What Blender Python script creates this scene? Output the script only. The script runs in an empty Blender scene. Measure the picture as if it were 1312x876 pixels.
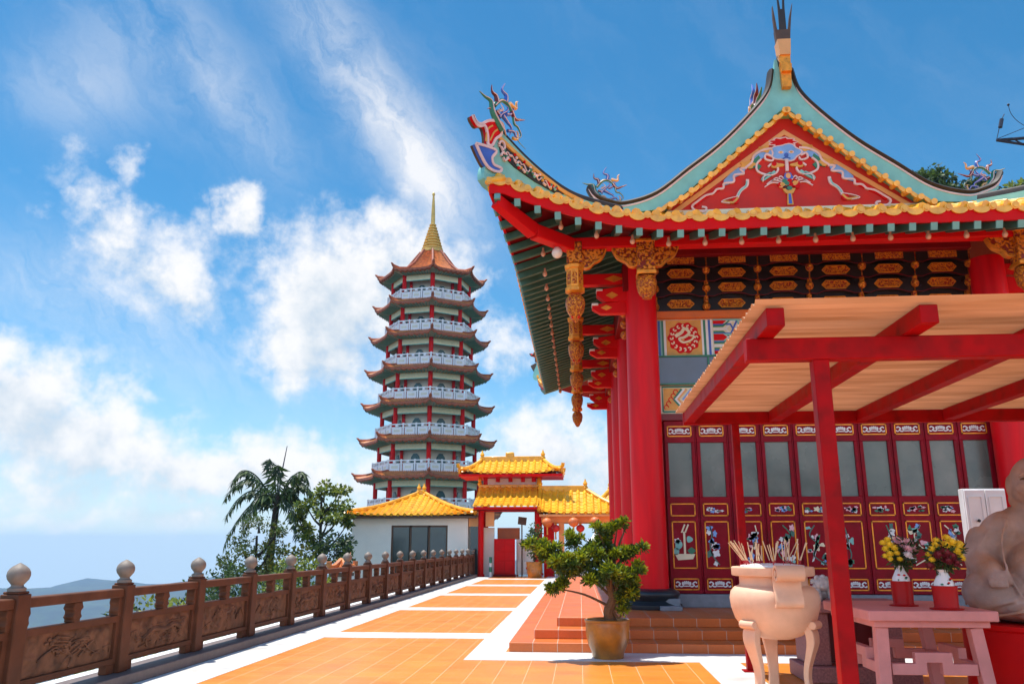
# Temple terrace with pagoda: everything is built by this script.
SKY_STR = .14
SKY_HUE, SKY_SAT, SKY_VAL = .487, 1.34, .86
CLOUD_HI, CLOUD_LO = (5.3, 5.25, 5.25), (3.2, 3.75, 4.3)
HORIZON = (2.7, 3.9, 4.8)
SOUTH_GAIN = .75        # added fill: unseen sky behind the viewer, brightened to light camera-facing walls
EXPO = .5
import bpy, math, random
from mathutils import Vector, Matrix, noise as mnoise
R = math.radians
sin, cos, pi = math.sin, math.cos, math.pi
SC = bpy.context.scene
COL = SC.collection
ORG = {}

# ------------------------------------------------------------------ helpers
def tag(o, label=None, cat=None, group=None, kind=None):
    if label: o['label'] = label
    if cat: o['category'] = cat
    if group: o['group'] = group
    if kind: o['kind'] = kind
    return o

def thing(name, label, cat, loc=(0, 0, 0), group=None):
    o = bpy.data.objects.new(name, None)
    COL.objects.link(o)
    o.location = loc
    o.empty_display_size = .2
    ORG[o.name] = Vector(loc)
    return tag(o, label, cat, group)

class MB:
    def __init__(s):
        s.v = []; s.f = []; s.m = []
    def add(s, vs, fs, m=0):
        b = len(s.v)
        s.v += [tuple(p) for p in vs]
        for f in fs:
            s.f.append(tuple(b + i for i in f)); s.m.append(m)
        return s
    def box(s, x0, y0, z0, x1, y1, z1, m=0):
        v = [(x0, y0, z0), (x1, y0, z0), (x1, y1, z0), (x0, y1, z0), (x0, y0, z1), (x1, y0, z1), (x1, y1, z1), (x0, y1, z1)]
        return s.add(v, [(0, 3, 2, 1), (4, 5, 6, 7), (0, 1, 5, 4), (1, 2, 6, 5), (2, 3, 7, 6), (3, 0, 4, 7)], m)
    def bar(s, p, q, w, h, m=0, up=(0, 0, 1), w2=None, h2=None):
        p = Vector(p); q = Vector(q); d = (q - p).normalized()
        r = d.cross(Vector(up))
        if r.length < 1e-4: r = d.cross(Vector((1, 0, 0)))
        r.normalize(); u = r.cross(d)
        w2 = w if w2 is None else w2; h2 = h if h2 is None else h2
        v = []
        for c, a, b in ((p, w / 2, h / 2), (q, w2 / 2, h2 / 2)):
            v += [c - r * a - u * b, c + r * a - u * b, c + r * a + u * b, c - r * a + u * b]
        return s.add(v, [(3, 2, 1, 0), (4, 5, 6, 7), (0, 1, 5, 4), (1, 2, 6, 5), (2, 3, 7, 6), (3, 0, 4, 7)], m)
    def tube(s, pts, rad, n=8, m=0, cap=True, flat=1.0, up=None):
        pts = [Vector(p) for p in pts]
        k = len(pts)
        if not hasattr(rad, '__len__'): rad = [rad] * k
        v = []; f = []
        ref = None
        for i, p in enumerate(pts):
            t = (pts[min(i + 1, k - 1)] - pts[max(i - 1, 0)])
            t = t.normalized() if t.length > 1e-9 else Vector((0, 0, 1))
            if up is not None:
                a = t.cross(Vector(up))
                if a.length < 1e-3: a = t.cross(Vector((1, .3, .2)))
                a.normalize()
            else:
                if ref is None:
                    ref = Vector((0, 0, 1)) if abs(t.z) < .9 else Vector((1, 0, 0))
                    a = t.cross(ref).normalized()
                else:
                    a = (ref - t * ref.dot(t)).normalized()
                ref = a
            b = t.cross(a)
            for j in range(n):
                w = 2 * pi * j / n
                v.append(p + a * (cos(w) * rad[i]) + b * (sin(w) * rad[i] * flat))
        for i in range(k - 1):
            for j in range(n):
                f.append((i * n + j, i * n + (j + 1) % n, (i + 1) * n + (j + 1) % n, (i + 1) * n + j))
        if cap:
            f.append(tuple(range(n - 1, -1, -1))); f.append(tuple((k - 1) * n + j for j in range(n)))
        return s.add(v, f, m)
    def lathe(s, prof, c=(0, 0, 0), n=24, m=0, a0=0.0):
        v = []; f = []
        for (r, z) in prof:
            r = max(r, 1e-4)
            for j in range(n):
                w = a0 + 2 * pi * j / n
                v.append((c[0] + r * cos(w), c[1] + r * sin(w), c[2] + z))
        k = len(prof)
        for i in range(k - 1):
            for j in range(n):
                f.append((i * n + j, i * n + (j + 1) % n, (i + 1) * n + (j + 1) % n, (i + 1) * n + j))
        f.append(tuple(range(n - 1, -1, -1))); f.append(tuple((k - 1) * n + j for j in range(n)))
        return s.add(v, f, m)
    def ball(s, c, r, m=0, n=12, k=8, rot=None):
        if not hasattr(r, '__len__'): r = (r, r, r)
        v = []; f = []
        for i in range(k + 1):
            th = pi * i / k
            for j in range(n):
                w = 2 * pi * j / n
                q = Vector((r[0] * sin(th) * cos(w), r[1] * sin(th) * sin(w), r[2] * cos(th)))
                if rot is not None: q = rot @ q
                v.append((c[0] + q.x, c[1] + q.y, c[2] + q.z))
        for i in range(k):
            for j in range(n):
                if i == 0: f.append((j, n + j, n + (j + 1) % n))
                elif i == k - 1: f.append((i * n + j, (i + 1) * n + j, i * n + (j + 1) % n))
                else: f.append((i * n + j, (i + 1) * n + j, (i + 1) * n + (j + 1) % n, i * n + (j + 1) % n))
        return s.add(v, f, m)
    def plate(s, pts, fn, th, m=0):
        """polygon in 2D; fn(a,b,d) -> 3D; front at d=0, back at d=th"""
        n = len(pts)
        ar = sum(pts[i][0] * pts[(i + 1) % n][1] - pts[(i + 1) % n][0] * pts[i][1] for i in range(n))
        if ar < 0: pts = pts[::-1]
        v = [fn(a, b, 0) for a, b in pts] + [fn(a, b, th) for a, b in pts]
        f = [tuple(range(n)), tuple(range(2 * n - 1, n - 1, -1))]
        f += [(i, n + i, n + (i + 1) % n, (i + 1) % n) for i in range(n)]
        return s.add(v, f, m)
    def ribbon(s, pts, w, fn, th, m=0):
        """stroked 2D polyline as a thin raised band"""
        k = len(pts)
        if not hasattr(w, '__len__'): w = [w] * k
        L = []; Rr = []
        for i in range(k):
            a = pts[max(i - 1, 0)]; b = pts[min(i + 1, k - 1)]
            dx, dy = b[0] - a[0], b[1] - a[1]; l = math.hypot(dx, dy) or 1
            nx, ny = -dy / l * w[i] / 2, dx / l * w[i] / 2
            L.append((pts[i][0] + nx, pts[i][1] + ny)); Rr.append((pts[i][0] - nx, pts[i][1] - ny))
        v = [fn(a, b, 0) for a, b in L] + [fn(a, b, 0) for a, b in Rr] + [fn(a, b, th) for a, b in L] + [fn(a, b, th) for a, b in Rr]
        f = []
        for i in range(k - 1):
            f += [(i, k + i, k + i + 1, i + 1), (2 * k + i, 2 * k + i + 1, 3 * k + i + 1, 3 * k + i),
                  (i, i + 1, 2 * k + i + 1, 2 * k + i), (k + i, 3 * k + i, 3 * k + i + 1, k + i + 1)]
        f += [(0, 2 * k, 3 * k, k), (k - 1, 2 * k - 1, 4 * k - 1, 3 * k - 1)]
        return s.add(v, f, m)
    def grid(s, fn, nu, nv, m=0, flip=False):
        v = [fn(i / nu, j / nv) for j in range(nv + 1) for i in range(nu + 1)]
        f = []
        for j in range(nv):
            for i in range(nu):
                a = j * (nu + 1) + i
                q = (a, a + 1, a + nu + 2, a + nu + 1)
                f.append(q[::-1] if flip else q)
        return s.add(v, f, m)
    def build(s, name, mats, parent=None, loc=None, label=None, cat=None, group=None, kind=None, smooth=35, bevel=0, seg=2):
        if parent is not None: L = ORG[parent.name]
        else: L = Vector(loc) if loc is not None else Vector((0, 0, 0))
        me = bpy.data.meshes.new(name)
        me.from_pydata([(p[0] - L.x, p[1] - L.y, p[2] - L.z) for p in s.v], [], s.f)
        if not isinstance(mats, (list, tuple)): mats = [mats]
        for q in mats: me.materials.append(q)
        me.polygons.foreach_set('material_index', s.m)
        me.update()
        if smooth:
            me.polygons.foreach_set('use_smooth', [True] * len(s.f))
            me.set_sharp_from_angle(angle=R(smooth))
        o = bpy.data.objects.new(name, me)
        COL.objects.link(o)
        ORG[o.name] = L.copy()
        if parent is not None: o.parent = parent
        else: o.location = L
        if bevel:
            b = o.modifiers.new('edge', 'BEVEL'); b.width = bevel; b.segments = seg; b.limit_method = 'ANGLE'; b.angle_limit = R(40)
        return tag(o, label, cat, group, kind)

def copy_tree(o, parent=None):
    c = o.copy(); COL.objects.link(c)
    if parent is not None: c.parent = parent
    ORG[c.name] = ORG[o.name].copy()
    for ch in list(o.children): copy_tree(ch, c)
    return c

def put(o, x, y, z, rz=0):
    o.location = (x, y, z); o.rotation_euler.z = rz
    return o

def move(o, d):
    o.location = Vector(o.location) + Vector(d)
    return o

def lerp(a, b, t): return a + (b - a) * t
def curve(ctrl, n=8):
    """Catmull-Rom through the control points (any dimension)"""
    P = [Vector(c if len(c) == 3 else (c[0], c[1], 0)) for c in ctrl]
    out = []
    for i in range(len(P) - 1):
        a = P[max(i - 1, 0)]; b = P[i]; c = P[i + 1]; d = P[min(i + 2, len(P) - 1)]
        for k in range(n):
            t = k / n
            out.append(.5 * ((2 * b) + (c - a) * t + (2 * a - 5 * b + 4 * c - d) * t * t + (3 * b - a - 3 * c + d) * t ** 3))
    out.append(P[-1])
    return out if len(ctrl[0]) == 3 else [(p.x, p.y) for p in out]

# ------------------------------------------------------------------ materials
def newmat(name):
    m = bpy.data.materials.new(name); m.use_nodes = True
    nt = m.node_tree; b = nt.nodes['Principled BSDF']
    return m, nt, b, nt.nodes.new, nt.links.new

def mat(name, col, rough=.6, var=.18, scale=3.0, stretch=None, bump=0.0, bscale=40.0, metal=0.0, spec=.5, coat=0.0, col2=None, cov=.5, cscale=None, sharp=.15, detail=5, bdist=.01):
    """colour with a fine mottling, optional second colour in patches, optional bump"""
    m, nt, b, N, K = newmat(name)
    geo = N('ShaderNodeNewGeometry')
    def ns(sc, d):
        n = N('ShaderNodeTexNoise'); n.inputs['Scale'].default_value = sc; n.inputs['Detail'].default_value = d
        if stretch is None: K(geo.outputs['Position'], n.inputs['Vector'])
        else:
            mpg = N('ShaderNodeMapping'); mpg.inputs['Scale'].default_value = stretch; K(geo.outputs['Position'], mpg.inputs[0]); K(mpg.outputs[0], n.inputs['Vector'])
        return n
    n1 = ns(scale, detail)
    mp = N('ShaderNodeMapRange'); mp.inputs[1].default_value = .3; mp.inputs[2].default_value = .7
    mp.inputs[3].default_value = 1 - var; mp.inputs[4].default_value = 1 + var
    K(n1.outputs['Fac'], mp.inputs[0])
    cur = N('ShaderNodeRGB'); cur.outputs[0].default_value = (*col, 1); out = cur.outputs[0]
    if col2 is not None:
        n2 = ns(cscale or scale * 2, 6)
        mr = N('ShaderNodeMapRange'); mr.inputs[1].default_value = cov - sharp; mr.inputs[2].default_value = cov + sharp
        K(n2.outputs['Fac'], mr.inputs[0])
        mx = N('ShaderNodeMix'); mx.data_type = 'RGBA'
        K(mr.outputs[0], mx.inputs[0]); K(out, mx.inputs[6]); mx.inputs[7].default_value = (*col2, 1)
        out = mx.outputs[2]
    vm = N('ShaderNodeVectorMath'); vm.operation = 'SCALE'
    K(out, vm.inputs[0]); K(mp.outputs[0], vm.inputs[3])
    K(vm.outputs[0], b.inputs['Base Color'])
    b.inputs['Roughness'].default_value = rough; b.inputs['Metallic'].default_value = metal
    b.inputs['Specular IOR Level'].default_value = spec; b.inputs['Coat Weight'].default_value = coat; b.inputs['Coat Roughness'].default_value = .08
    if bump:
        n3 = ns(bscale, 4)
        bp = N('ShaderNodeBump'); bp.inputs['Strength'].default_value = bump; bp.inputs['Distance'].default_value = bdist
        K(n3.outputs['Fac'], bp.inputs['Height']); K(bp.outputs[0], b.inputs['Normal'])
    rr = N('ShaderNodeMapRange'); rr.inputs[1].default_value = .3; rr.inputs[2].default_value = .7
    rr.inputs[3].default_value = max(.02, rough - .08); rr.inputs[4].default_value = min(1, rough + .08)
    K(n1.outputs['Fac'], rr.inputs[0]); K(rr.outputs[0], b.inputs['Roughness'])
    return m

def tile_mat(name, col, grout, sx, sy, gw, gy, rough=.35, var=.12, ox=0., oy=0.):
    m, nt, b, N, K = newmat(name)
    geo = N('ShaderNodeNewGeometry'); sp = N('ShaderNodeSeparateXYZ'); K(geo.outputs['Position'], sp.inputs[0])
    sn = N('ShaderNodeSeparateXYZ'); K(geo.outputs['True Normal'], sn.inputs[0])
    def mth(op, a, c=None):
        n = N('ShaderNodeMath'); n.operation = op
        for i, q in enumerate((a, c)):
            if q is None: continue
            if isinstance(q, (int, float)): n.inputs[i].default_value = q
            else: K(q, n.inputs[i])
        return n.outputs[0]
    def line(p, s, off, w, nrm):
        q = mth('DIVIDE', mth('ADD', p, off), s)
        fr = mth('FRACT', q); fl = mth('FLOOR', q)
        l = mth('LESS_THAN', fr, w / s)
        return mth('MULTIPLY', l, mth('LESS_THAN', mth('ABSOLUTE', nrm), .5)), fl
    lx, fx = line(sp.outputs[0], sx, ox, gw, sn.outputs[0])
    ly, fy = line(sp.outputs[1], sy, oy, gy, sn.outputs[1])
    g = mth('MAXIMUM', lx, ly)
    cb = N('ShaderNodeCombineXYZ'); K(fx, cb.inputs[0]); K(fy, cb.inputs[1])
    wn = N('ShaderNodeTexWhiteNoise'); K(cb.outputs[0], wn.inputs['Vector'])
    no = N('ShaderNodeTexNoise'); no.inputs['Scale'].default_value = 1.6; no.inputs['Detail'].default_value = 6; K(geo.outputs['Position'], no.inputs['Vector'])
    nf = N('ShaderNodeTexNoise'); nf.inputs['Scale'].default_value = 22; nf.inputs['Detail'].default_value = 4; K(geo.outputs['Position'], nf.inputs['Vector'])
    k = mth('ADD', mth('MULTIPLY', wn.outputs['Value'], var), mth('ADD', mth('MULTIPLY', no.outputs['Fac'], .34), mth('MULTIPLY', nf.outputs['Fac'], .2)))
    st_ = N('ShaderNodeTexNoise'); st_.inputs['Scale'].default_value = .55; st_.inputs['Detail'].default_value = 9; st_.inputs['Roughness'].default_value = .68; K(geo.outputs['Position'], st_.inputs['Vector'])
    sm_ = N('ShaderNodeMapRange'); sm_.inputs[1].default_value = .52; sm_.inputs[2].default_value = .72; sm_.inputs[3].default_value = 0; sm_.inputs[4].default_value = -.2; K(st_.outputs['Fac'], sm_.inputs[0])
    k = mth('ADD', mth('ADD', k, sm_.outputs[0]), 1 - .27 - var / 2)
    vm = N('ShaderNodeVectorMath'); vm.operation = 'SCALE'; vm.inputs[0].default_value = col; K(k, vm.inputs[3])
    mx = N('ShaderNodeMix'); mx.data_type = 'RGBA'; K(g, mx.inputs[0]); K(vm.outputs[0], mx.inputs[6]); mx.inputs[7].default_value = (*grout, 1)
    K(mx.outputs[2], b.inputs['Base Color'])
    K(mth('ADD', mth('MULTIPLY', g, .4), mth('ADD', mth('MULTIPLY', no.outputs['Fac'], .25), rough - .12)), b.inputs['Roughness'])
    bp = N('ShaderNodeBump'); bp.inputs['Strength'].default_value = .4; bp.inputs['Distance'].default_value = .003; bp.invert = True
    K(g, bp.inputs['Height']); K(bp.outputs[0], b.inputs['Normal'])
    return m

def carved_mat(name, hi, lo, scale=14., bump=1.0, rough=.35, metal=.35, cov=.42, dist=.03):
    """gilt carving: raised gilt scrolls over a lacquer ground"""
    m, nt, b, N, K = newmat(name)
    geo = N('ShaderNodeNewGeometry')
    n0 = N('ShaderNodeTexNoise'); n0.inputs['Scale'].default_value = scale * .5; n0.inputs['Detail'].default_value = 2; K(geo.outputs['Position'], n0.inputs['Vector'])
    ad = N('ShaderNodeVectorMath'); ad.operation = 'MULTIPLY_ADD'; K(n0.outputs['Color'], ad.inputs[0]); ad.inputs[1].default_value = (.12, .12, .12); K(geo.outputs['Position'], ad.inputs[2])
    vo = N('ShaderNodeTexVoronoi'); vo.feature = 'SMOOTH_F1'; vo.inputs['Scale'].default_value = scale; K(ad.outputs[0], vo.inputs['Vector'])
    mr = N('ShaderNodeMapRange'); mr.inputs[1].default_value = cov + .12; mr.inputs[2].default_value = cov - .12; K(vo.outputs['Distance'], mr.inputs[0])
    mx = N('ShaderNodeMix'); mx.data_type = 'RGBA'; K(mr.outputs[0], mx.inputs[0]); mx.inputs[6].default_value = (*lo, 1); mx.inputs[7].default_value = (*hi, 1)
    K(mx.outputs[2], b.inputs['Base Color'])
    mm = N('ShaderNodeMath'); mm.operation = 'MULTIPLY'; K(mr.outputs[0], mm.inputs[0]); mm.inputs[1].default_value = metal; K(mm.outputs[0], b.inputs['Metallic'])
    b.inputs['Roughness'].default_value = rough
    bp = N('ShaderNodeBump'); bp.inputs['Strength'].default_value = bump; bp.inputs['Distance'].default_value = dist
    K(mr.outputs[0], bp.inputs['Height']); K(bp.outputs[0], b.inputs['Normal'])
    return m

def leafmat(name, col, var=.35, trans=.35, scale=2.):
    m, nt, b, N, K = newmat(name)
    geo = N('ShaderNodeNewGeometry'); n1 = N('ShaderNodeTexNoise'); n1.inputs['Scale'].default_value = scale; n1.inputs['Detail'].default_value = 3
    K(geo.outputs['Position'], n1.inputs['Vector'])
    ri = N('ShaderNodeMath'); ri.operation = 'ADD'; K(n1.outputs['Fac'], ri.inputs[0])
    rs = N('ShaderNodeMath'); rs.operation = 'MULTIPLY_ADD'; K(geo.outputs['Random Per Island'], rs.inputs[0]); rs.inputs[1].default_value = .5; rs.inputs[2].default_value = -.25
    K(rs.outputs[0], ri.inputs[1])
    mp = N('ShaderNodeMapRange'); mp.inputs[1].default_value = .2; mp.inputs[2].default_value = .8; mp.inputs[3].default_value = 1 - var; mp.inputs[4].default_value = 1 + var
    K(ri.outputs[0], mp.inputs[0])
    vm = N('ShaderNodeVectorMath'); vm.operation = 'SCALE'; vm.inputs[0].default_value = col; K(mp.outputs[0], vm.inputs[3])
    K(vm.outputs[0], b.inputs['Base Color']); b.inputs['Roughness'].default_value = .55
    t = N('ShaderNodeBsdfTranslucent'); K(vm.outputs[0], t.inputs['Color'])
    mx = N('ShaderNodeMixShader'); mx.inputs[0].default_value = trans
    K(b.outputs[0], mx.inputs[1]); K(t.outputs[0], mx.inputs[2]); K(mx.outputs[0], nt.nodes['Material Output'].inputs['Surface'])
    return m

M = {}
M['floor'] = tile_mat('orange_tile', (.71, .235, .03), (.72, .42, .25), .36, .36, .007, .004)
M['step'] = tile_mat('terracotta_tile', (.63, .135, .02), (.62, .42, .32), .38, .36, .01, .006, rough=.4)
M['marble'] = mat('white_stone', (.66, .645, .62), .5, .1, 2.5, bump=.1, bscale=60, col2=(.50, .48, .45), cov=.64, cscale=1.3, sharp=.12)
M['ledge'] = mat('white_concrete', (.75, .75, .73), .7, .1, 2, bump=.2, bscale=40)
M['red'] = mat('red_paint', (.66, .004, .005), .45, .12, 1.4, bump=.06, bscale=30, spec=.12)
M['redcol'] = mat('red_column_paint', (.74, .003, .009), .38, .16, 5., stretch=(1, 1, .12), bump=.05, bscale=18, spec=.18, coat=.02, col2=(.60, .004, .010), cov=.58, cscale=3.)
M['darkred'] = mat('dark_red_lacquer', (.17, .002, .004), .45, .25, 2.2, bump=.08, bscale=35)
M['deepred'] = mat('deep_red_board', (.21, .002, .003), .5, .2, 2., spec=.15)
M['doorred'] = mat('maroon_door_paint', (.245, .002, .011), .42, .22, 3.5, bump=.1, bscale=40, col2=(.31, .010, .035), cov=.68, cscale=4, sharp=.1, spec=.15)
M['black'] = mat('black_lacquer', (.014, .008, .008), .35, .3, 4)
M['blackstone'] = mat('black_polished_stone', (.016, .02, .026), .38, .2, 6)
M['greystone'] = mat('grey_stone', (.22, .22, .24), .6, .15, 8, bump=.2, bscale=80)
M['orange'] = mat('orange_paint', (.78, .16, .01), .45, .12, 3)
M['gilt'] = mat('gilt', (.82, .29, .02), .35, .25, 9, bump=.3, bscale=30, metal=.35)
M['carved'] = carved_mat('gilt_carving', (.88, .29, .016), (.26, .018, .004), 20., cov=.47, metal=.2)
M['carvedfine'] = carved_mat('fine_gilt_carving', (.90, .32, .02), (.42, .03, .008), 34., cov=.47, metal=.2)
M['yellow'] = mat('yellow_glaze', (.90, .44, .03), .2, .2, 5, bump=.1, bscale=25, coat=.4, col2=(.70, .26, .02), cov=.68, cscale=7)
M['yelgate'] = mat('golden_roof_glaze', (.88, .43, .02), .34, .2, 3, bump=.1, bscale=25, coat=.15, col2=(.70, .27, .015), cov=.66, cscale=5)
M['teal'] = mat('pale_teal_paint', (.22, .52, .46), .45, .12, 3, bump=.05, bscale=40)
M['rafter'] = mat('green_rafter_paint', (.05, .165, .135), .5, .2, 3)
M['rafterend'] = mat('pale_teal_rafter_end', (.17, .38, .33), .5, .15, 4)
M['white'] = mat('white_paint', (.78, .76, .74), .5, .06, 4)
M['cream'] = mat('cream_paint', (.80, .70, .48), .55, .08, 4)
M['pinkw'] = mat('pinkish_white', (.80, .55, .52), .5, .1, 4)
M['blue'] = mat('blue_paint', (.05, .12, .48), .4, .2, 4)
M['ltblue'] = mat('light_blue_paint', (.20, .38, .72), .45, .15, 5)
M['green'] = mat('green_paint', (.03, .20, .11), .45, .2, 5)
M['ochre'] = mat('ochre_paint', (.72, .34, .05), .45, .15, 5)
M['peach'] = mat('peach_paint', (.82, .38, .13), .5, .08, 3)
M['darktrim'] = mat('dark_ridge_cap', (.03, .022, .02), .6, .3, 5)
M['brown'] = mat('brown_ridge_prong', (.10, .045, .018), .5, .25, 5)
M['rubyfield'] = mat('ruby_stucco', (.60, .016, .006), .7, .15, 2.5, bump=.25, bscale=45)
M['balu'] = mat('brown_carved_stone', (.125, .046, .023), .65, .25, 4, bump=.25, bscale=70, col2=(.10, .036, .016), cov=.58, cscale=3, spec=.2)
M['balutop'] = mat('grey_stone_finial', (.215, .17, .135), .6, .15, 12, bump=.25, bscale=90)
M['panel'] = mat('weathered_relief_stone', (.19, .085, .045), .7, .3, 5, bump=.3, bscale=50, col2=(.09, .045, .026), cov=.56, cscale=7, spec=.2)
M['kerb'] = mat('dark_granite_kerb', (.15, .11, .10), .6, .2, 14, bump=.2, bscale=90)
M['wallw'] = mat('off_white_render', (.88, .81, .71), .8, .05, 1.2, bump=.15, bscale=60)
M['glass'] = mat('dark_glass', (.035, .045, .042), .12, .2, 1, spec=.8)
M['doorglass'] = mat('sky_grey_door_glass', (.12, .14, .115), .28, .3, 1.5, spec=.6, col2=(.20, .20, .165), cov=.6, cscale=1.2)  # grey reflection of hazy sky put into the glass colour, paler in patches
M['blueglass'] = mat('blue_grey_glass', (.06, .09, .16), .2, .2, 1.5, spec=.7)
M['ptile'] = mat('pagoda_orange_tile', (.66, .22, .055), .5, .25, 3, col2=(.42, .11, .04), cov=.58, cscale=4)
M['pfascia'] = mat('pagoda_brown_fascia', (.36, .085, .035), .6, .2, 2)
M['psoffit'] = mat('pagoda_soffit', (.52, .54, .47), .6, .25, 1.5)
M['pwall'] = mat('pagoda_cream_wall', (.72, .66, .54), .7, .08, 1)
M['prail'] = mat('pagoda_white_railing', (.80, .78, .80), .6, .05, 1)
M['pgold'] = mat('gold_spire', (.78, .46, .11), .4, .15, 2, metal=.2)
M['pteal'] = mat('teal_window', (.03, .10, .11), .3, .2, 2)
M['urn'] = mat('sandy_urn_paint', (.76, .47, .31), .55, .1, 5, bump=.2, bscale=120)
M['ash'] = mat('white_ash', (.8, .77, .75), .9, .1, 30, bump=.4, bscale=90)
M['stick'] = mat('pale_incense', (.78, .56, .34), .8, .15, 20)
M['stickred'] = mat('red_incense_stem', (.5, .04, .05), .8, .1, 20)
M['pinkstone'] = mat('pink_stone_paint', (.64, .24, .22), .55, .1, 6, bump=.15, bscale=90)
M['granite'] = mat('pink_granite', (.30, .13, .13), .55, .3, 45, bump=.15, bscale=120)
M['statue'] = mat('weathered_terracotta', (.40, .29, .25), .8, .25, 4, bump=.5, bscale=60, spec=.15, col2=(.42, .20, .10), cov=.6, cscale=2.6)
M['pedestal'] = mat('red_pedestal_paint', (.66, .004, .006), .5, .12, 2, spec=.15)
M['canred'] = mat('red_canopy_steel', (.34, .002, .005), .5, .2, 5, bump=.08, bscale=30, spec=.12, col2=(.24, .004, .006), cov=.6, cscale=6, sharp=.08)
M['pot'] = mat('brown_glazed_pot', (.42, .16, .016), .35, .25, 4, bump=.15, bscale=40, col2=(.26, .11, .02), cov=.55, cscale=6, coat=.3)
M['soil'] = mat('soil', (.045, .025, .015), .95, .3, 30, bump=.8, bscale=60)
M['bark'] = mat('bark', (.12, .065, .03), .85, .3, 10, bump=.9, bscale=40, bdist=.02)
M['darkbark'] = mat('dark_bark', (.035, .025, .018), .9, .3, 8, bump=.6, bscale=30, bdist=.02)
M['junA'] = leafmat('juniper_lit', (.28, .34, .012), .35, .3, 9)
M['junB'] = leafmat('juniper_shaded', (.05, .095, .012), .35, .2, 9)  # darker green painted in for the shadows between clumps
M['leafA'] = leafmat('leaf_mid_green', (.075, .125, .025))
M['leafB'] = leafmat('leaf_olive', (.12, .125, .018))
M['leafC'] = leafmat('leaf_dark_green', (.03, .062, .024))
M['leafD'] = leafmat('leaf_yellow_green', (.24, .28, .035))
M['redfl'] = mat('red_bucket', (.42, .006, .006), .45, .1, 4, spec=.2)
M['porcelain'] = mat('white_porcelain', (.78, .76, .74), .15, .03, 4, coat=.5)
M['ydaisy'] = mat('yellow_petals', (.82, .55, .02), .6, .15, 30)
M['pdaisy'] = mat('pink_petals', (.80, .42, .46), .6, .15, 30)
M['wdaisy'] = mat('white_petals', (.82, .74, .72), .6, .1, 30)
M['maroonfl'] = mat('maroon_petals', (.16, .008, .015), .6, .2, 30)
M['lantorange'] = mat('orange_lantern_silk', (.70, .17, .04), .5, .15, 3)
M['lantred'] = mat('red_lantern_silk', (.60, .02, .02), .5, .15, 3)
M['gateorange'] = mat('orange_signboard_paint', (.55, .13, .03), .5, .12, 2)
M['metal'] = mat('dark_steel', (.035, .04, .06), .5, .15, 4, metal=.5)
M['dark'] = mat('dark_interior', (.02, .018, .018), .7, .2, 2)
M['lionstone'] = mat('grey_white_stone', (.45, .44, .44), .6, .35, 14, bump=.5, bscale=40)
M['bulb'] = mat('peach_bulb', (.82, .45, .30), .25, .05, 4, coat=.4)
M['globe'] = mat('white_globe', (.85, .78, .70), .2, .03, 4, coat=.4)
# ------------------------------------------------------------------ ground, terrace, hills
def smooth(a, b, x):
    t = min(1, max(0, (x - a) / (b - a))); return t * t * (3 - 2 * t)

def terrain(x, y):
    r = math.hypot(x, y)
    # distance outside the terrace block
    dx = max(-6.1 - x, x - 40, 0); dy = max(-12 - y, y - 60, 0)
    d = math.hypot(dx, dy)
    n = mnoise.fractal(Vector((x * .012, y * .012, 0)), .9, 2., 5) * min(12, d * .25)
    z = -4.2 - .42 * d - .0001 * d * d if d < 900 else -4.2 - .42 * 900 - 81
    z = max(z, -430) + n
    # wooded rise behind the temple
    z += 34 * math.exp(-(((x - 50) / 26) ** 2 + ((y - 66) / 30) ** 2)) * smooth(8, 40, x - 0) 
    # far ranges
    if r > 900:
        az = math.degrees(math.atan2(x, y))
        f = smooth(1800, 4500, r) * (1 - smooth(4750, 5600, r))
        ridge = -172 + 70 * mnoise.fractal(Vector((az * .09, 1.7, 0)), .9, 2., 5) + 1.9 * (az + 27) * (az < 0)
        rough = 110 * mnoise.ridged_multi_fractal(Vector((x * .0012, y * .0012, 3.)), .9, 2.1, 5, 1., 2.) - 110
        z = lerp(-430 + rough * .4, max(ridge, -330) + rough * .5, f)
    return z

g = MB()
NR, NA = 120, 220
rad = [3 * (9500 / 3) ** (i / NR) for i in range(NR + 1)]
def tfn(u, v):
    i = v * NR; r = rad[int(round(i))]; a = u * 2 * pi
    x, y = r * sin(a), r * cos(a)
    return (x, y, terrain(x, y))
g.grid(tfn, NA, NR)
M['hill'] = mat('wooded_hill', (.028, .05, .026), .9, .5, .02, col2=(.05, .07, .035), cov=.55, cscale=.006, detail=8)
gr = g.build('ground', M['hill'], kind='structure')

t = MB(); t.box(-6.0, -9, -6, 24, 45.5, -.012)
t.build('terrace_slab', M['ledge'], kind='structure')
t = MB(); t.box(-5.86, -9, -.011, 24, 45.4, 0)
t.build('terrace_floor', M['floor'], kind='structure')

def stripe(x0, y0, x1, y1):
    m = MB(); m.box(x0, y0, -.004, x1, y1, .004)
    return m.build('white_stripe', M['marble'], kind='structure')
stripe(-5.36, -9, -4.58, 45.3)                       # along the balustrade
stripe(-1.70, 13.36, -1.17, 45.3)                    # beside the temple steps
for y0, y1 in ((15.16, 16.08), (21.5, 22.46), (27.75, 28.9), (34.1, 35.4), (40.6, 41.7), (8.8, 9.7)):
    stripe(-4.58, y0, -1.70, y1)
stripe(-1.70, 12.42, 11.5, 13.36)                    # along the foot of the steps
stripe(1.64, -9, 2.2, 12.42)

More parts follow.
